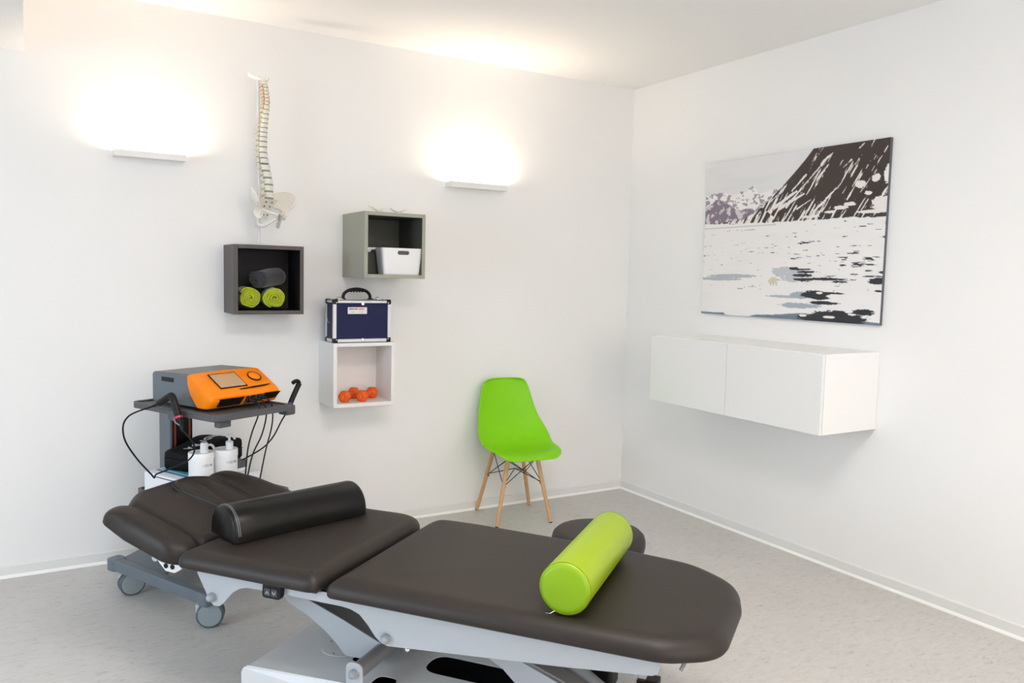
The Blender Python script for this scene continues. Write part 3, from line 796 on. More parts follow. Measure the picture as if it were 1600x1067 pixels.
# ------------------------------------------------------------------ treatment table
def table():
    TH=math.radians(-52.3)
    zt=.55; T=.06
    r=root('treatment_table','dark taupe padded treatment table with a light grey steel lift frame','treatment table',(-2.792,-2.058,0),TH)
    V=M['vinyl']
    leg=[(0,-.032),(1.03,-.030),(1.172,.050),(1.186,.36),(1.165,.50),(1.02,.625),(.80,.664),(.45,.692),(.20,.708),(0,.708)]
    obj('leg_cushion',cushion(leg,[.028,.16,.14,.2,.2,.25,.25,.2,.1,.085],T,z0=zt-T,rb=.012),V,r,smooth=70)
    mid=[(-.588,-.024),(-.038,-.024),(-.022,.708),(-.572,.70)]
    obj('seat_cushion',cushion(mid,[.035,.045,.115,.11],T,z0=zt-T,rr=.055,rb=.012),V,r,smooth=70)
    # head section
    ph=math.radians(17); al=Vector((-math.cos(ph),0,math.sin(ph))); nn=Vector((math.sin(ph),0,math.cos(ph)))
    O=Vector((-.70,0,zt-.01))
    def f(dz=0,roll=0,yc=0):
        def g(w,v,z): return O+al*w+Vector((0,v,0))+nn*(z-T+dz+roll*(v-yc))
        return g
    head=[(-.075,.160),(.285,.148),(.345,.235),(.350,.50),(.300,.592),(-.02,.600),(-.075,.585)]
    obj('head_cushion',cushion(head,[.03,.06,.12,.12,.06,.1,.03],T,f=f(),puff=.018,rr=.034),V,r,smooth=70)
    near=[(-.080,.105),(-.02,.052),(.18,.050),(.318,.070),(.330,.140),(.26,.170),(.05,.178),(-.070,.170)]
    obj('arm_cushion',dome(near,[.06,.09,.2,.045,.05,.1,.2,.05],T,.024,f(-.018,.05,.15)),V,r,smooth=70)
    farp=[(-.10,.592),(.05,.588),(.26,.586),(.335,.60),(.335,.69),(.20,.755),(.0,.792),(-.13,.775)]
    obj('arm_cushion',dome(farp,[.04,.2,.1,.05,.05,.2,.08,.05],T,.022,f(-.010,.0,.61)),V,r,smooth=70)
    plug=[(.005,.368),(.05,.358),(.20,.332),(.275,.352),(.292,.384),(.275,.414),(.20,.436),(.05,.412),(.005,.402)]
    obj('face_hole_plug',cushion(plug,[.02,.1,.1,.05,.05,.05,.1,.1,.02],0.020,f=f(.072),puff=.008,rr=.013,rb=.003),V,r,smooth=70)
    bm=bmesh.new(); P=[f(T+.0150)(p.x,p.y,0) for p in inset(dens(rounded(plug,[.02,.1,.1,.05,.05,.05,.1,.1,.02])),-.003)]
    tube(bm,[Vector(p) for p in P]+[Vector(P[0])],.0048,seg=6,caps=False)
    obj('plug_seam',bm,M['blackrub'],r,smooth=60)
    S=M['steel']
    # side rails (near / far)
    rail=[(-.53,.485),(-.534,.468),(-.497,.406),(-.482,.380),(-.466,.368),(-.445,.368),(-.430,.378),(-.388,.424),(-.360,.442),(-.334,.450),(-.248,.4535),(-.188,.4535),(-.088,.452),(-.008,.452),(.030,.452),(.060,.449),(.093,.438),(.124,.409),(.149,.379),(.168,.364),(.192,.357),(.518,.386),(.746,.406),(.992,.432),(1.006,.439),(1.012,.455),(1.012,.485)]
    for v in (.020,.655):
        p=obj('side_rail',plate(rail,.006,lambda a,b,s,v=v:(a,v+s,b)),S,r,bevel=.001)
        sg=-1 if v<.3 else 1; y=v if sg<0 else v+.006
        for u,z in ((-.470,.397),(.189,.382)):
            obj('bolt_cap',LATHE([(.015,0),(.015,sg*.010),(.0135,sg*.013),(.0125,sg*.013),(.011,sg*.019),(.006,sg*.024),(.001,sg*.025)],axis='y',c=(u,y,z),seg=24),M['steelcap'],p,smooth=45)
    fr=bmesh.new()
    for u in (-.50,-.10,.05,.55,.97): box(fr,(u,.026,.462),(u+.03,.655,.485))
    obj('cross_member',fr,M['darkgrey'],r)
    obj('cushion_board',B(((.02,.03,.4855),(1.0,.62,.4898))),M['darkgrey'],r)
    obj('cushion_board',B(((-.56,.0,.4855),(-.05,.66,.4898))),M['darkgrey'],r)
    obj('hinge_block',B(((-.055,.03,.455),(-.012,.62,.50))),M['black'],r,bevel=.003)
    # lift arms: pair of side plates with a web painted in the table's shade
    arm=[(-.42,.40),(-.355,.342),(-.332,.316),(-.247,.283),(-.178,.242),(-.132,.205),(-.105,.176),(-.09,.171),(-.044,.173),(.020,.176),(.046,.184),(.060,.206),(.054,.229),(.035,.242),(-.111,.296),(-.248,.341),(-.36,.40)]
    arm_b=[(.02,.50)]
    def arms(poly, du, name='lift_arm'):
        for v in (.240,.560):
            obj(name,plate([(a+du,b) for a,b in poly],.006,lambda a,b,s,v=v:(a,v+s,b)),S,r,bevel=.001)
    arms(arm,0)
    web=[(-.10,.450),(.05,.442),(.10,.40),(.132,.318),(.118,.314),(-.019,.361),(-.147,.403)]
    obj('arm_web',plate([(-.300,.352),(.030,.236),(.028,.231),(-.302,.347)],.330,lambda a,b,s:(a,.2465+s,b)),M['websheet_shade'],r)
    arm2=[(.30,.40),(.427,.271),(.480,.244),(.522,.207),(.56,.170),(.74,.17),(.77,.185),(.77,.21),(.74,.225),(.662,.237),(.601,.259),(.542,.280),(.38,.36),(.34,.40)]
    arms(arm2,0)
    obj('arm_web',plate([(.46,.318),(.74,.222),(.738,.217),(.458,.313)],.312,lambda a,b,s:(a,.2465+s,b)),M['websheet_shade'],r)
    # lower pivot with tube and brackets
    zb=.150
    obj('pivot_tube',TUBE([(.041,.085,.213),(.041,.592,.213)],.0265,seg=28),M['tube'],r,smooth=50)
    br=rounded([(.009,.10),(.009,.248),(.070,.248),(.070,.10)],[0,.027,.027,0])
    for v in (.078,.594):
        b=obj('pivot_bracket',plate(br,.006,lambda a,b,s,v=v:(a,v+s,b)),S,r,bevel=.001)
        if v<.3: obj('bolt_cap',LATHE([(.015,0),(.015,-.010),(.0125,-.013),(.011,-.019),(.001,-.025)],axis='y',c=(.041,v,.213),seg=24),M['steelcap'],b,smooth=45)
    # base cover with cut-outs
    def hole_plate(outer, holes, z, t, m, name):
        bm=bmesh.new()
        edges=[]
        for loop in [outer]+holes:
            vs=[bm.verts.new((p[0],p[1],z)) for p in loop]
            for i in range(len(vs)): edges.append(bm.edges.new((vs[i-1],vs[i])))
        bmesh.ops.triangle_fill(bm,use_beauty=True,edges=edges)
        g=bmesh.ops.extrude_face_region(bm,geom=bm.faces[:])
        bmesh.ops.translate(bm,verts=[e for e in g['geom'] if isinstance(e,bmesh.types.BMVert)],vec=(0,0,-t))
        return obj(name,bm,m,r)
    def slot(u0,u1,v0,v1,rr=.05): return [(p.x,p.y) for p in rounded([(u0,v0),(u1,v0),(u1,v1),(u0,v1)],rr)]
    outer=[(-.378,.088),(-.03,.118),(.84,.118),(.84,.600),(-.378,.600)]
    holes=[slot(.165,.56,.29,.42,.062),slot(-.09,.0,.255,.315,.028),slot(.055,.13,.135,.21,.03)]
    hole_plate(outer,holes,zb,.003,M['steelbase_lit'],'base_cover')
    bs=bmesh.new()
    box(bs,(-.378,.088,.045),(-.375,.600,.146)); box(bs,(.837,.118,.045),(.84,.600,.146)); box(bs,(-.378,.597,.045),(.84,.600,.146))
    obj('base_wall',bs,S,r)
    fp=[(-.405,.045),(-.405,.125),(-.396,.142),(-.378,.153),(-.03,.153),(.84,.153),(.84,.045)]
    def fm(a,b,s): 
        v = .084+ (.030*min(1,(a+.378)/.348) if a>-.378 else 0)
        return (a,v-s,b)
    bmp=plate(fp,.004,fm); obj('base_front_panel',bmp,M['steelbase_lit'],r,bevel=.001)
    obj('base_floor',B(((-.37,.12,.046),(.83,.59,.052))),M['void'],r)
    obj('inspection_disc',LATHE([(.075,0),(.075,.002)],c=(-.165,.330,zb+.0003),seg=40),M['steelbase_lit'],r,smooth=30)
    sc=bmesh.new()
    for u,v in ((-.225,.345),(-.11,.36),(-.165,.27)): lathe(sc,[(.0028,0),(.0028,.001)],c=(u,v,zb+.0024),seg=8)
    obj('screw',sc,M['blackrub'],r)
    obj('actuator',TUBE([(.56,.34,.33),(.78,.33,.20)],.020,seg=20),M['tube'],r,smooth=50)
    obj('actuator_rod',TUBE([(.40,.34,.43),(.57,.34,.325)],.011,seg=16),M['chrome'],r,smooth=50)
    obj('actuator_motor',B(((.66,.37,.165),(.80,.47,.26))),M['black'],r,bevel=.012,bseg=3)
    v_=bmesh.new(); tube(v_,[(.245,.05,.42),(.245,.05,.345)],.0035,seg=10); bmesh.ops.create_uvsphere(v_,u_segments=14,v_segments=8,radius=.0085,matrix=Matrix.Translation((.245,.05,.345)))
    obj('release_knob',v_,M['chrome'],r,smooth=60)
    # castors of the table
    for u,v in ((-.30,.16),(-.30,.54),(.893,.14),(.893,.575)):
        c=obj('castor',LATHE([(.016,-.014),(.045,-.012),(.050,-.006),(.050,.006),(.045,.012),(.016,.014)],axis='y',c=(u,v,.050),seg=28),M['black'],r,smooth=40)
        obj('castor_fork',B(((u-.018,v-.024,.045),(u+.018,v-.017,.115)),((u-.018,v+.017,.045),(u+.018,v+.024,.115)),((u-.022,v-.026,.112),(u+.022,v+.026,.142))),M['black'],c,bevel=.003)
    for v in (.14,.575):
        obj('outrigger',B(((.80,v-.010,.112),(.875,v+.010,.128))),M['black'],r,bevel=.002)
    # foot-end lever, hand switch
    obj('lever_rod',TUBE([(1.075,.05,.487),(1.070,.05,.468),(1.062,.048,.450)],.0055,seg=10),M['tube'],r,smooth=60)
    sw=obj('hand_switch',plate(rounded([(-.254,.441),(-.182,.441),(-.178,.489),(-.250,.489)],[.012,.016,.004,.004]),.020,lambda a,b,s:(a,.008-s+.010,b)),M['black'],r,bevel=.003)
    for u,d in ((-.231,1),(-.205,-1)):
        k=obj('switch_button',plate(rounded([(u-.0115,.450),(u+.0115,.450),(u+.0115,.474),(u-.0115,.474)],.004),.0015,lambda a,b,s:(a,-.0022-s,b)),mat('dim button',(.05,.05,.06),.4),sw)
        z=.461; h=.006*d
        obj('arrow_mark',TUBE([(u-.006,-.0042,z-h*.8),(u,-.0042,z+h*.8),(u+.006,-.0042,z-h*.8)],.0009,seg=6),M['print'],k)
    # head hinge hardware
    for v in (.145,.560):
        b=obj('head_bracket',plate(rounded([(-.870,.462),(-.820,.412),(-.795,.390),(-.755,.388),(-.730,.402),(-.690,.440),(-.600,.488),(-.70,.488),(-.80,.478)],.006),.008,lambda a,bb,s,v=v:(a,v+s,bb)),M['white'],r,bevel=.001)
        sc=bmesh.new()
        for u in (-.792,-.762): lathe(sc,[(.009,-.003),(.009,0)],axis='y',c=(u,v,.410),seg=14)
        obj('bracket_bolt',sc,M['black'],b)
    obj('head_tube',TUBE([(-.80,.10,.452),(-.80,.62,.452)],.013,seg=16),M['stem'],r,smooth=60)
    obj('head_board',plate([(-.05,.18),(.28,.18),(.28,.56),(-.05,.56)],.006,lambda a,b,s:O+al*a+Vector((0,b,0))-nn*(T+.001+s)),M['white'],r)
table()

# ------------------------------------------------------------------ black half round bolster
def bolster():
    a=Vector((-2.985,-1.655,.55+.006)); b=Vector((-2.470,-1.525,.55+.006))
    d=(b-a).normalized(); L=(b-a).length
    r=root('half_round_bolster','black faux-leather half-round bolster lying on the middle section of the table','bolster',a,math.atan2(d.y,d.x))
    W=.190; Hh=.112
    def section(x,s=1.0,sh=1.0):
        P=[]
        for k in range(25):
            t=PI*k/24; ex=.72
            cx_=math.cos(t); sx_=math.sin(t)
            y=W/2-W/2*s*math.copysign(abs(cx_)**.95,cx_); z=Hh*s*sh*(sx_**.80)
            P.append((x,y,max(z,.0)))
        return P
    bm=bmesh.new(); rings=[ring(bm,section(x,s)) for x,s in ((.0,.93),(.004,.975),(.012,1),(.10,1),(.25,1),(.40,1),(L-.016,1),(L-.005,.975),(L,.92))]
    skin(bm,rings); obj('cover',bm,M['blackleather'],r,smooth=50)
    for x in (.013,.019):
        obj('stitching',TUBE([ (p[0],p[1],p[2]+.0006) for p in section(x,1.002)[1:-1]],.0008,seg=6),M['thread'],r,smooth=60)
    obj('stitching',TUBE([(.02,.165,.082),(L*.5,.165,.0825),(L-.02,.165,.082)],.0008,seg=6),M['thread'],r)
bolster()

def roll():
    a=Vector((-2.325,-2.638,.5545+.0738)); b=Vector((-1.905,-2.309,.5545+.0738))
    d=(b-a).normalized(); L=(b-a).length; R=.0738
    r=root('roll_bolster','bright lime green cylindrical bolster lying across the foot end of the table','bolster',(a.x,a.y,.5545),math.atan2(d.y,d.x))
    prof=[(R*.02,-.003),(R*.80,-.002),(R*.955,.002),(R*.99,.007),(R,.014),(R,L-.016),(R*.985,L-.007),(R*.93,L-.001),(R*.6,L+.002),(R*.02,L+.003)]
    obj('cover',LATHE(prof,axis='x',seg=72,c=(0,0,R)),M['lime'],r,smooth=50)
    obj('end_disc',LATHE([(R*.02,-.0045),(R*.78,-.0036),(R*.92,-.0005),(R*.955,.003)],axis='x',seg=72,c=(0,0,R),cap=False),M['limeface'],r,smooth=60)
    obj('seam',TUBE([(.0068,R*.996*math.cos(q),R+R*.996*math.sin(q)) for q in [2*PI*k/72 for k in range(73)]],.0009,seg=6,caps=False),M['limeseam'],r)
    obj('seam',TUBE([(L-.010,R*.992*math.cos(q),R+R*.992*math.sin(q)) for q in [2*PI*k/72 for k in range(73)]],.0009,seg=6,caps=False),M['limeseam'],r)
    obj('zip_pull',TUBE([(-.002,.025,.010),(-.010,.035,.004),(-.012,.048,.004)],.0015,seg=6),M['chrome'],r)
roll()

# ------------------------------------------------------------------ trolley
TR=Vector((-2.809,-.553,0)); TA=math.radians(26)
def trolley():
    r=root('equipment_trolley','slate grey wheeled trolley with two shelves behind the head of the table','trolley',TR,TA)
    D=M['trolley']; G=M['trolleydark']
    for sx in (-1,1):
        x=sx*.342
        rp=rounded([(-.022,-.360),(.022,-.360),(.022,.325),(-.022,.325)],.018)
        rl=obj('base_rail',plate([(p.x,p.y) for p in rp],.048,lambda a,b,s,x=x:(x+a,b,.107+s)),D,r,bevel=.004,bseg=3)
        obj('rail_cap',plate([(p.x,p.y) for p in rounded([(-.027,-.372),(.027,-.372),(.027,-.31),(-.027,-.31)],.018)],.056,lambda a,b,s,x=x:(x+a,b,.102+s)),D,rl,bevel=.006,bseg=3)
        obj('rail_cap',plate([(p.x,p.y) for p in rounded([(-.027,.285),(.040,.285),(.040,.350),(-.027,.350)],.022)],.056,lambda a,b,s,x=x:(x+a*(1 if sx<0 else -1),b,.102+s)),D,rl,bevel=.006,bseg=3)
        for y,brake,ang in ((-.300,True,math.radians(45)),(.265,False,math.radians(72))):
            c=Vector((x+.027,y-.030,.055)); Q=Matrix.Rotation(ang,4,'Z')
            cs=obj('caster_stem',LATHE([(.0155,.058),(.0155,.094),(.010,.096),(.010,.104)],c=(x,y+.005,0),seg=18),M['stem'],rl,smooth=45)
            b=bmesh.new()
            for s in (-1,1): lathe(b,[(.049,s*.005),(.055,s*.008),(.055,s*.021),(.0515,s*.024),(.049,s*.0245)],c=c,axis='x',seg=40,M4=Q,cap=False)
            obj('wheel',b,M['castertyre'],rl,smooth=40)
            b=bmesh.new()
            for s in (-1,1): lathe(b,[(.0485,s*.0225),(.047,s*.0265),(.02,s*.0275),(.001,s*.0275)],c=c,axis='x',seg=40,M4=Q,cap=False)
            obj('wheel_cap',b,M['caster'],rl,smooth=30)
            b=bmesh.new(); lathe(b,[(.048,-.0045),(.048,.0045)],c=c,axis='x',seg=32,M4=Q); obj('caster_housing',b,M['black'],rl,smooth=30)
            if brake:
                q=c; obj('brake_lever',TUBE([q+Vector((.02,.0,.020)),q+Vector((.060,.012,.024)),q+Vector((.080,.012,.036))],.010,seg=8,r1=.006),M['blackrub'],rl,smooth=60)
    obj('base_deck',plate([(p.x,p.y) for p in rounded([(-.318,-.02),(-.24,.06),(.24,.06),(.318,-.02),(.318,.32),(.10,.415),(-.10,.415),(-.318,.32)],.02)],.026,lambda a,b,s:(a,b,.118+s)),D,r,bevel=.003)
    # column
    cx,cy=.003,.362
    co=obj('column',B(((cx-.062,cy-.045,.144),(cx+.062,cy+.045,.858))),M['trolley'],r,bevel=.006,bseg=3)
    obj('column_inlay',B(((cx-.050,cy-.0475,.16),(cx+.056,cy-.0452,.855))),M['black'],co)
    for x in (cx-.043,cx+.036): obj('column_strip',B(((x,cy-.0490,.16),(x+.010,cy-.0476,.85))),M['orangedk'],co)
    # shelves
    def shelf(x0,x1,y0,y1,z,t,rim,name):
        P=rounded([(x0,y0),(x1,y0),(x1,y1),(x0,y1)],.035)
        s=obj(name,plate([(p.x,p.y) for p in P],t,lambda a,b,q:(a,b,z+q)),G,r,bevel=.004,bseg=3)
        bm=bmesh.new(); I=inset(P,.014); R=[]
        for L_,zz in ((P,z+t),(P,z+t+rim),(I,z+t+rim),(I,z+t)):
            R.append(ring(bm,[(p.x,p.y,zz-.001) for p in L_]))
        skin(bm,R,cap0=False,cap1=False); obj('shelf_rim',bm,G,s,smooth=40)
        return s
    top=shelf(-.255,.165,-.285,.318,.838,.022,.008,'top_shelf')
    shelf(-.240,.200,-.235,.318,.430,.022,.008,'lower_shelf')
    obj('shelf_clamp',B(((-.215,-.262,.806),(-.155,-.225,.838))),G,top,bevel=.004)
    obj('shelf_clamp',B(((.150,-.262,.812),(.204,-.200,.858))),G,top,bevel=.008,bseg=3)
    obj('shelf_clamp',B(((-.285,-.06,.822),(-.252,.0,.866))),G,top,bevel=.006)
trolley()

def device():
    z0=.8702
    r=root('therapy_device','orange-fronted grey therapy machine with screen and dial on the trolley','medical device',TR+Vector((0,0,z0)),TA)
    # body
    X0,X1=-.200,.165
    side=[(.235,.004),(.235,.128),(.225,.136),(-.030,.142),(-.035,.10),(-.055,.055),(-.105,.004)]
    obj('case_body',plate(side,X1-X0,lambda a,b,s:(X0+s,a,b)),M['devgrey'],r,bevel=.003)
    lid=obj('case_lid',plate([(.222,.1365),(.222,.1385),(-.028,.1445),(-.028,.1425)],X1-X0-.008,lambda a,b,s:(X0+.004+s,a,b)),M['devtop'],r)
    obj('side_vent',B(((X0-.0008,.075,.100),(X0+.004,.165,.120))),M['black'],r)
    for x in (X0+.02,X1-.04):
        for y in (-.08,.20): obj('rubber_foot',B(((x,y-.01,0),(x+.02,y+.01,.005))),M['blackrub'],r)
    # orange bezel (front shell), cross sections along x
    bm=bmesh.new()
    def sec(x,k):
        # k 0 at middle, 1 at ends: outline narrows at the ends
        top=.150-.006*k; bul=.030*(1-k)
        return [(x,-.030,top),(x,-.045,top+.001),(x,-.175-.012*(1-k),.070+.004*k),(x,-.196-.010*(1-k),.058),(x,-.196-.004*(1-k),.040),(x,-.170,.006+.0*k),(x,-.155,.003),(x,-.100,.003),(x,-.052,.055),(x,-.033,.10)]
    W0,W1=X0-.004,X1+.004
    R=[]
    xs=[(W0,1.0,.018),(W0+.004,1.0,.006),(W0+.014,.9,0),(W0+.05,.55,0),((W0+W1)/2-.06,.1,0),((W0+W1)/2,0,0),((W0+W1)/2+.06,.1,0),(W1-.05,.55,0),(W1-.014,.9,0),(W1-.004,1.0,.006),(W1,1.0,.018)]
    for x,k,sh in xs:
        P=sec(x,k)
        if sh: P=[(a,b+sh*(1 if b<-.1 else .3),c-(sh*.3 if c>.1 else 0)) for a,b,c in P]
        R.append(ring(bm,P))
    skin(bm,R); bz=obj('front_shell',bm,M['orange'],r,bevel=.0035,bseg=3,smooth=35)
    # sloped panel frame
    A=Vector((0,-.045,.1505)); Bv=Vector((0,-.178,.074)); d=(Bv-A); Lp=d.length; dn=d.normalized(); n=Vector((0,dn.z,-dn.y)); n = n if n.z>0 else -n
    def pp(x,t,h=0): return Vector((x,0,0))+A+d*t+n*h
    def pplate(poly,h0,h1,m,name,par,**k):
        return obj(name,plate(poly,1,lambda a,b,s:pp(a,b,h0+(h1-h0)*s)),m,par,**k)
    scr=pplate([(-.130,.17),(.012,.17),(.012,.86),(-.130,.86)],.0008,.0046,M['black'],'screen_frame',bz)
    pplate([(-.127,.20),(.008,.20),(.008,.83),(-.127,.83)],.0047,.0052,M['screen'],'screen',bz)
    # dial
    def dial(rad,h0,h1,m,name,hole=None):
        bm=bmesh.new(); q=n.to_track_quat('Z','Y').to_matrix().to_4x4(); c=pp(.092,.45,0)
        if hole: lathe(bm,[(rad,h0),(rad,h1),(hole,h1),(hole,h0)],c=c,M4=q,seg=40,cap=False)
        else: lathe(bm,[(rad,h0),(rad,h1-.001),(rad*.94,h1)],c=c,M4=q,seg=40)
        return obj(name,bm,m,bz,smooth=40)
    dial(.0335,.0008,.0050,M['black'],'dial_ring',.0285); dial(.0280,.0008,.0062,M['orange'],'dial_knob')
    bm=bmesh.new(); q=n.to_track_quat('Z','Y').to_matrix().to_4x4(); lathe(bm,[(.0045,.005),(.0045,.0066)],c=pp(.082,.68,0),M4=q,seg=16); obj('dial_marker',bm,M['black'],bz)
    pplate([(-.045,.975),(.03,.93),(.10,.905),(.135,.90),(.10,.955),(.03,.985),(-.02,.99)],.0015,.0055,M['black'],'trim_swoosh',bz)
    # lower front openings
    def fp(poly,y0,y1,m,name): return obj(name,plate(poly,1,lambda a,b,s:(a,y0+(y1-y0)*s+(.040-b)*-.55 if False else (y0+(y1-y0)*s)+(.040-b)*.62,b)),m,bz)
    fp([(-.165,.012),(-.052,.012),(-.040,.048),(-.165,.048)],-.2035,-.190,M['black'],'grille')
    fp([(.075,.022),(.140,.022),(.158,.052),(.070,.052)],-.2035,-.190,M['black'],'grille')
    cp=fp([(-.036,.010),(.064,.018),(.066,.052),(-.032,.050)],-.2055,-.190,M['chrome'],'connector_plate')
    zc=[(-.018,.030),(.014,.032),(.046,.036)]
    for x,z in zc:
        y=-.2055+(.040-z)*.62
        obj('socket',LATHE([(.0125,0),(.0125,-.006),(.010,-.008)],axis='y',c=(x,y,z),seg=20),M['black'],cp,smooth=40)
    Z0=z0
    runs=[[(-.018,-.213,.030),(-.010,-.245,.026),(-.012,-.268,.005),(-.022,-.272,-.035),(-.052,-.268,-.105),(-.072,-.262,-.19),(-.080,-.255,-.33)],
          [(.014,-.211,.032),(.022,-.240,.030),(.026,-.262,.004),(.026,-.268,-.045),(.002,-.266,-.125),(-.044,-.260,-.21),(-.073,-.255,-.33)],
          [(.046,-.209,.036),(.054,-.235,.034),(.064,-.258,.004),(.066,-.264,-.05),(.058,-.262,-.11),(.031,-.258,-.20),(-.004,-.255,-.345)]]
    for p in runs:
        c=obj('cable',TUBE(p,.0033,seg=8,smooth_n=6),M['black'],cp,smooth=60)
        obj('cable_plug',TUBE([p[0],Vector(p[0]).lerp(Vector(p[1]),.9)],.0085,seg=12,r1=.006),M['black'],cp,smooth=60)
device()

# hand pieces
def handpiece_left():
    r=root('treatment_handpiece','black angled handpiece with a pink ring hanging at the left of the trolley','handpiece',TR,TA,'black treatment handpieces on the trolley')
    x=-.287
    b=bmesh.new(); tube(b,[(x,.050,.892),(x,.015,.909),(x,-.018,.926),(x,-.036,.931),(x,-.050,.918),(x,-.066,.884),(x,-.084,.848)],.0155,seg=14,smooth_n=5)
    obj('grip',b,M['black'],r,smooth=60)
    obj('tip',TUBE([(x,.048,.893),(x,.085,.876)],.012,seg=14,r1=.007),M['black'],r,smooth=60)
    obj('ring',TUBE([(x,-.084,.848),(x,-.088,.840)],.0168,seg=20),M['pink'],r,smooth=40)
    obj('neck',TUBE([(x,-.088,.840),(x,-.112,.792)],.014,seg=14,r1=.006),M['black'],r,smooth=60)
    obj('hook',TUBE([(x+.034,-.02,.856),(x-.010,-.070,.842),(x-.018,-.088,.826),(x-.006,-.104,.812)],.0032,seg=8,smooth_n=4),M['tube'],r,smooth=60)
    pts=[(x,.080,.878),(-.330,.07,.872),(-.40,.04,.868),(-.452,.02,.855),(-.485,.0,.822),(-.475,.0,.758),(-.423,.0,.673),(-.362,.0,.598),(-.354,-.01,.583),(-.350,-.02,.600),(-.312,-.06,.622),(-.262,-.11,.655),(-.250,-.14,.70),(-.262,-.14,.745),(x,-.112,.792)]
    obj('cable',TUBE(pts,.0036,seg=8,smooth_n=6),M['black'],r,smooth=60)
def handpiece_right():
    r=root('treatment_handpiece','black slanted handpiece with a violet ring standing at the right of the trolley','handpiece',TR,TA,'black treatment handpieces on the trolley')
    y=-.2
    obj('grip',TUBE([(.279,y,.944),(.262,y,.918),(.238,y,.878),(.226,y,.856)],.0125,seg=14),M['black'],r,smooth=60)
    obj('tip',TUBE([(.239,y,.950),(.256,y,.957),(.272,y,.955),(.279,y,.944)],.0095,seg=12,smooth_n=4),M['black'],r,smooth=60)
    obj('ring',TUBE([(.226,y,.856),(.223,y,.851)],.0132,seg=18),M['blue'],r,smooth=40)
    obj('neck',TUBE([(.223,y,.851),(.2,y,.81)],.011,seg=12,r1=.006),M['black'],r,smooth=60)
    pts=[(.2,-.2,.81),(.18,-.19,.775),(.15,-.17,.705),(.12,-.14,.655),(.075,-.11,.622),(.03,-.1,.605)]
    obj('cable',TUBE(pts,.0036,seg=8,smooth_n=6),M['black'],r,smooth=60)
handpiece_left(); handpiece_right()

# things on the lower shelf
SH=.4522
def carton(name,label,c,w,d,h,rz,z,strips=True):
    p=TR+Matrix.Rotation(TA,3,'Z')@Vector((c[0],c[1],0))
    r=root(name,label,'box',(p.x,p.y,z),TA+rz)
    obj('carton',B(((-w/2,-d/2,0),(w/2,d/2,h))),M['card'],r,bevel=.0015)
    if strips:
        obj('blue_print_strip',B(((-w/2+.045,-d/2+.02,h),(-w/2+.062,d/2-.02,h+.0008))),M['bluecard'],r)
        obj('teal_print_strip',B(((-w/2+.072,-d/2+.02,h),(-w/2+.110,d/2-.02,h+.0008))),M['tealcard'],r)
        obj('lid_gap',B(((-w/2-.0006,-d/2+.02,h-.014),(-w/2+.002,d/2-.09,h-.010))),M['black'],r)
    return r
carton('paper_carton','white carton with a blue printed lid under the black zip case',(-.072,.048),.335,.395,.098,0,SH)
def zipcase():
    p=TR+Matrix.Rotation(TA,3,'Z')@Vector((0.020,.168,0))
    r=root('zip_case','black fabric zip case with white lettering lying on the lower trolley shelf','case',(p.x,p.y,SH+.0995),TA+math.radians(14))
    def P(s,z): return [(q.x*s,q.y*s,z) for q in dens(rounded([(-.185,-.085),(.175,-.095),(.180,.090),(-.180,.085)],.03),.03)]
    bm=bmesh.new(); R=[]
    def hz(x,y,b): return b+.030*math.exp(-((x-.06)/.11)**2)*(1 if b>.05 else 0)
    for s,z in ((.95,0),(1,.012),(1.0,.045),(.985,.050),(1,.055),(.99,.078),(.94,.086),(.7,.088),(.3,.089)):
        R.append(ring(bm,[(x,y,hz(x,y,zz)) for x,y,zz in P(s,z)]))
    skin(bm,R); o=obj('fabric_shell',bm,M['bagfab'],r,smooth=60)
    zp=obj('zip',TUBE([(x,y,.050) for x,y,z in P(1.004,0)]+[(P(1.004,0)[0][0],P(1.004,0)[0][1],.05)],.0022,seg=6,caps=False),M['black'],r)
    obj('zip_pull',TUBE([(-.08,-.094,.048),(-.045,-.096,.046)],.002,seg=6),M['tube'],zp)
    # lettering reads upside down from the camera side
    word='INDIBA'; x=.118
    for i,ch in enumerate(word):
        xx=x-i*.042; z=hz(xx-.012,0,.088)
        sl=-(hz(xx+.004,0,.088)-hz(xx-.028,0,.088))/.032
        t=text('lettering',ch,.050,M['print'],r,(xx,.010,max(hz(xx,0,.088),hz(xx-.03,0,.088))+.0032),(0,0,PI),extrude=.0004,bold=.0012)
        t.rotation_euler=(0,sl*-1*-1 if False else math.atan(-sl),PI)
zipcase()
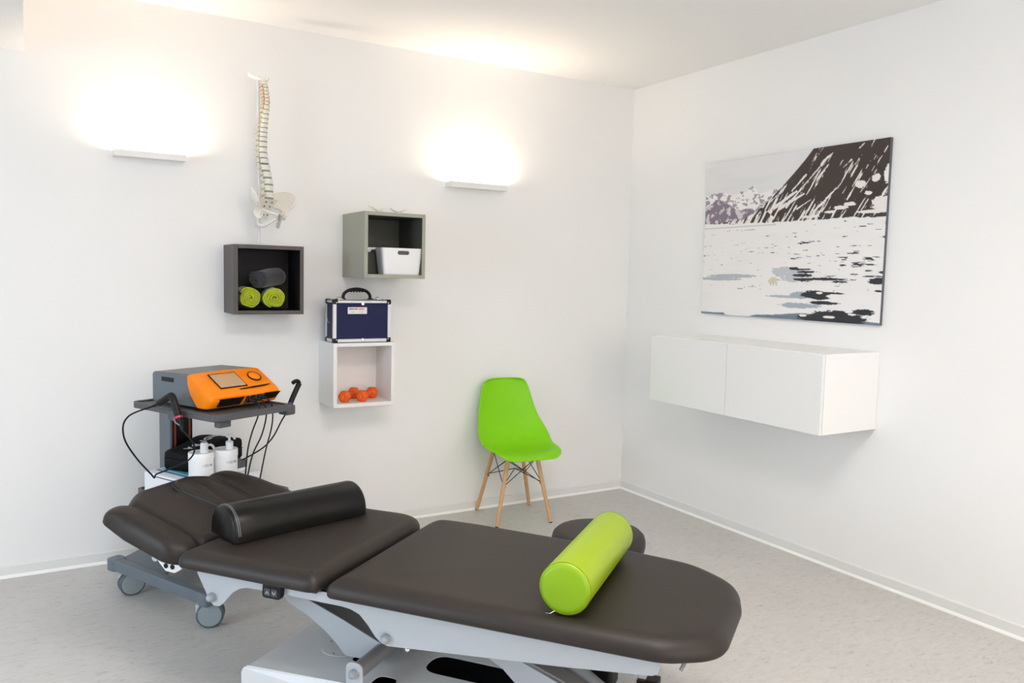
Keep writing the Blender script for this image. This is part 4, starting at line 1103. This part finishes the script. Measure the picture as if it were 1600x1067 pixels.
def pot(label,c,R,h,up,rz):
    p=TR+Matrix.Rotation(TA,3,'Z')@Vector((c[0],c[1],0))
    r=root('pump_tub',label,'pump tub',(p.x,p.y,SH+.0990),rz,'white cream tubs with pumps on the trolley')
    obj('tub',LATHE([(R*.94,0),(R*.97,.004),(R*.97,h-.030)],seg=48),M['potwhite'],r,smooth=40)
    lid=obj('lid',LATHE([(R,h-.030),(R,h-.003),(R*.97,h),(R*.93,h),(R*.92,h-.004),(R*.02,h-.004)],seg=48),M['potwhite'],r,smooth=40)
    q=(.020,0)
    if up:
        obj('pump_collar',LATHE([(.0165,h-.004),(.0165,h+.030),(.012,h+.033)],c=(q[0],q[1],0),seg=24),M['potwhite'],lid,smooth=40)
        obj('pump_stem',LATHE([(.0055,h+.03),(.0055,h+.052)],c=(q[0],q[1],0),seg=16),M['potwhite'],lid,smooth=40)
        obj('pump_head',TUBE([(q[0]-.014,0,h+.056),(q[0],0,h+.058),(q[0]+.016,0,h+.053),(q[0]+.026,0,h+.038)],.0075,seg=12,smooth_n=4,r1=.005),M['potwhite'],lid,smooth=60)
    else:
        obj('pump_collar',LATHE([(.0175,h-.004),(.0165,h+.034),(.014,h+.040),(.004,h+.0415)],c=(q[0]-.006,q[1],0),seg=24),M['potwhite'],lid,smooth=50)
        obj('pump_head',TUBE([(q[0]+.008,0,h+.026),(q[0]+.024,0,h+.026),(q[0]+.034,0,h+.018),(q[0]+.038,0,h+.010)],.0055,seg=12,smooth_n=4),M['potwhite'],lid,smooth=60)
    # printed word wrapped on the tub
    for i,ch in enumerate('INDIBA'):
        a=-PI/2-.02+i*.155-.32
        text('lettering',ch,.0150,M['inkgrey'],r,(R*.975*math.cos(a),R*.975*math.sin(a),h*.32+.022),(PI/2,0,a+PI/2),extrude=.0004)
pot('white cream tub with the pump pressed down, the left one beside the zip case',(-.160,-.060),.0545,.118,False,TA-.20)
pot('white cream tub with a raised pump, the right one beside the zip case',(-.0525,-.085),.0545,.118,True,TA-.20)
p=TR+Matrix.Rotation(TA,3,'Z')@Vector((.040,-.035,0))
sb=root('grey_box','small grey box behind the right cream tub on the lower shelf','box',(p.x,p.y,SH+.0985),TA+.1)
obj('body',B(((-.030,-.05,0),(.030,.045,.012))),M['card'],sb,bevel=.002)
obj('lid',B(((-.028,-.048,.0125),(.028,.043,.046))),M['trolleydark'],sb,bevel=.006,bseg=3)

# ------------------------------------------------------------------ light
def area(name,loc,rot,sx,sy,power,col):
    l=bpy.data.lights.new(name,'AREA'); l.shape='RECTANGLE'; l.size=sx; l.size_y=sy; l.energy=power; l.color=col
    o=bpy.data.objects.new(name,l); COL.objects.link(o); o.location=loc; o.rotation_euler=rot; return o
for k,(a0,a1,za,zb) in enumerate(WL):
    area('window_daylight',(XL-.60,(a0+a1)/2,(za+zb)/2+.35),(0,-PI/2+.5,0),1.9,a1-a0,[1,6,92][k],(.70,.85,1.0))
for k,(a0,a1,za,zb) in enumerate(WF):
    area('window_daylight',((a0+a1)/2,YF-.12,(za+zb)/2),(PI/2,0,0),a1-a0,zb-za,[54,34][k],[(.78,.88,1.0),(1,.84,.72)][k])
area('ceiling_light',(-.35,-6.2,H-.03),(0,0,0),.35,.35,9,(1,.93,.85))
area('ceiling_light',(-2.6,-3.3,H-.03),(0,0,0),.9,.9,44,(1,.95,.92))
area('uplight_fill',(-.07,-3.9,2.05),(PI,0,0),.07,.32,4,(1,.86,.70))  # uplights are bare fill lights, added out of view to warm the ceiling
area('uplight_fill',(-1.6,YF+.07,2.05),(PI,0,0),.32,.07,30,(1,.84,.68))
area('uplight_fill',(-3.6+.9,YF+.07,2.05),(PI,0,0),.32,.07,30,(1,.84,.68))
w=bpy.data.worlds.new('World'); scene.world=w; w.use_nodes=True
w.node_tree.nodes['Background'].inputs['Color'].default_value=(.75,.85,1,1); w.node_tree.nodes['Background'].inputs['Strength'].default_value=.12

# ------------------------------------------------------------------ camera
cam=bpy.data.cameras.new('Camera'); co=bpy.data.objects.new('Camera',cam); COL.objects.link(co)
yaw,pitch,rl=.5406,-.0813,.0235
f=Vector((math.sin(yaw)*math.cos(pitch),math.cos(yaw)*math.cos(pitch),math.sin(pitch)))
rt=Vector((math.cos(yaw),-math.sin(yaw),0)); up=rt.cross(f)
r2=rt*math.cos(rl)+up*math.sin(rl); u2=-rt*math.sin(rl)+up*math.cos(rl)
mw=Matrix(((r2.x,u2.x,-f.x,-3.5544),(r2.y,u2.y,-f.y,-4.3782),(r2.z,u2.z,-f.z,1.477),(0,0,0,1)))
co.matrix_world=mw
cam.sensor_width=36; cam.lens=1251.33/1600*36; cam.clip_start=.05
scene.camera=co
scene.view_settings.view_transform='Standard'; scene.view_settings.look='None'; scene.view_settings.gamma=1; scene.view_settings.use_curve_mapping=False
scene.view_settings.exposure=0.10
scene.cycles.max_bounces=10; scene.cycles.diffuse_bounces=7
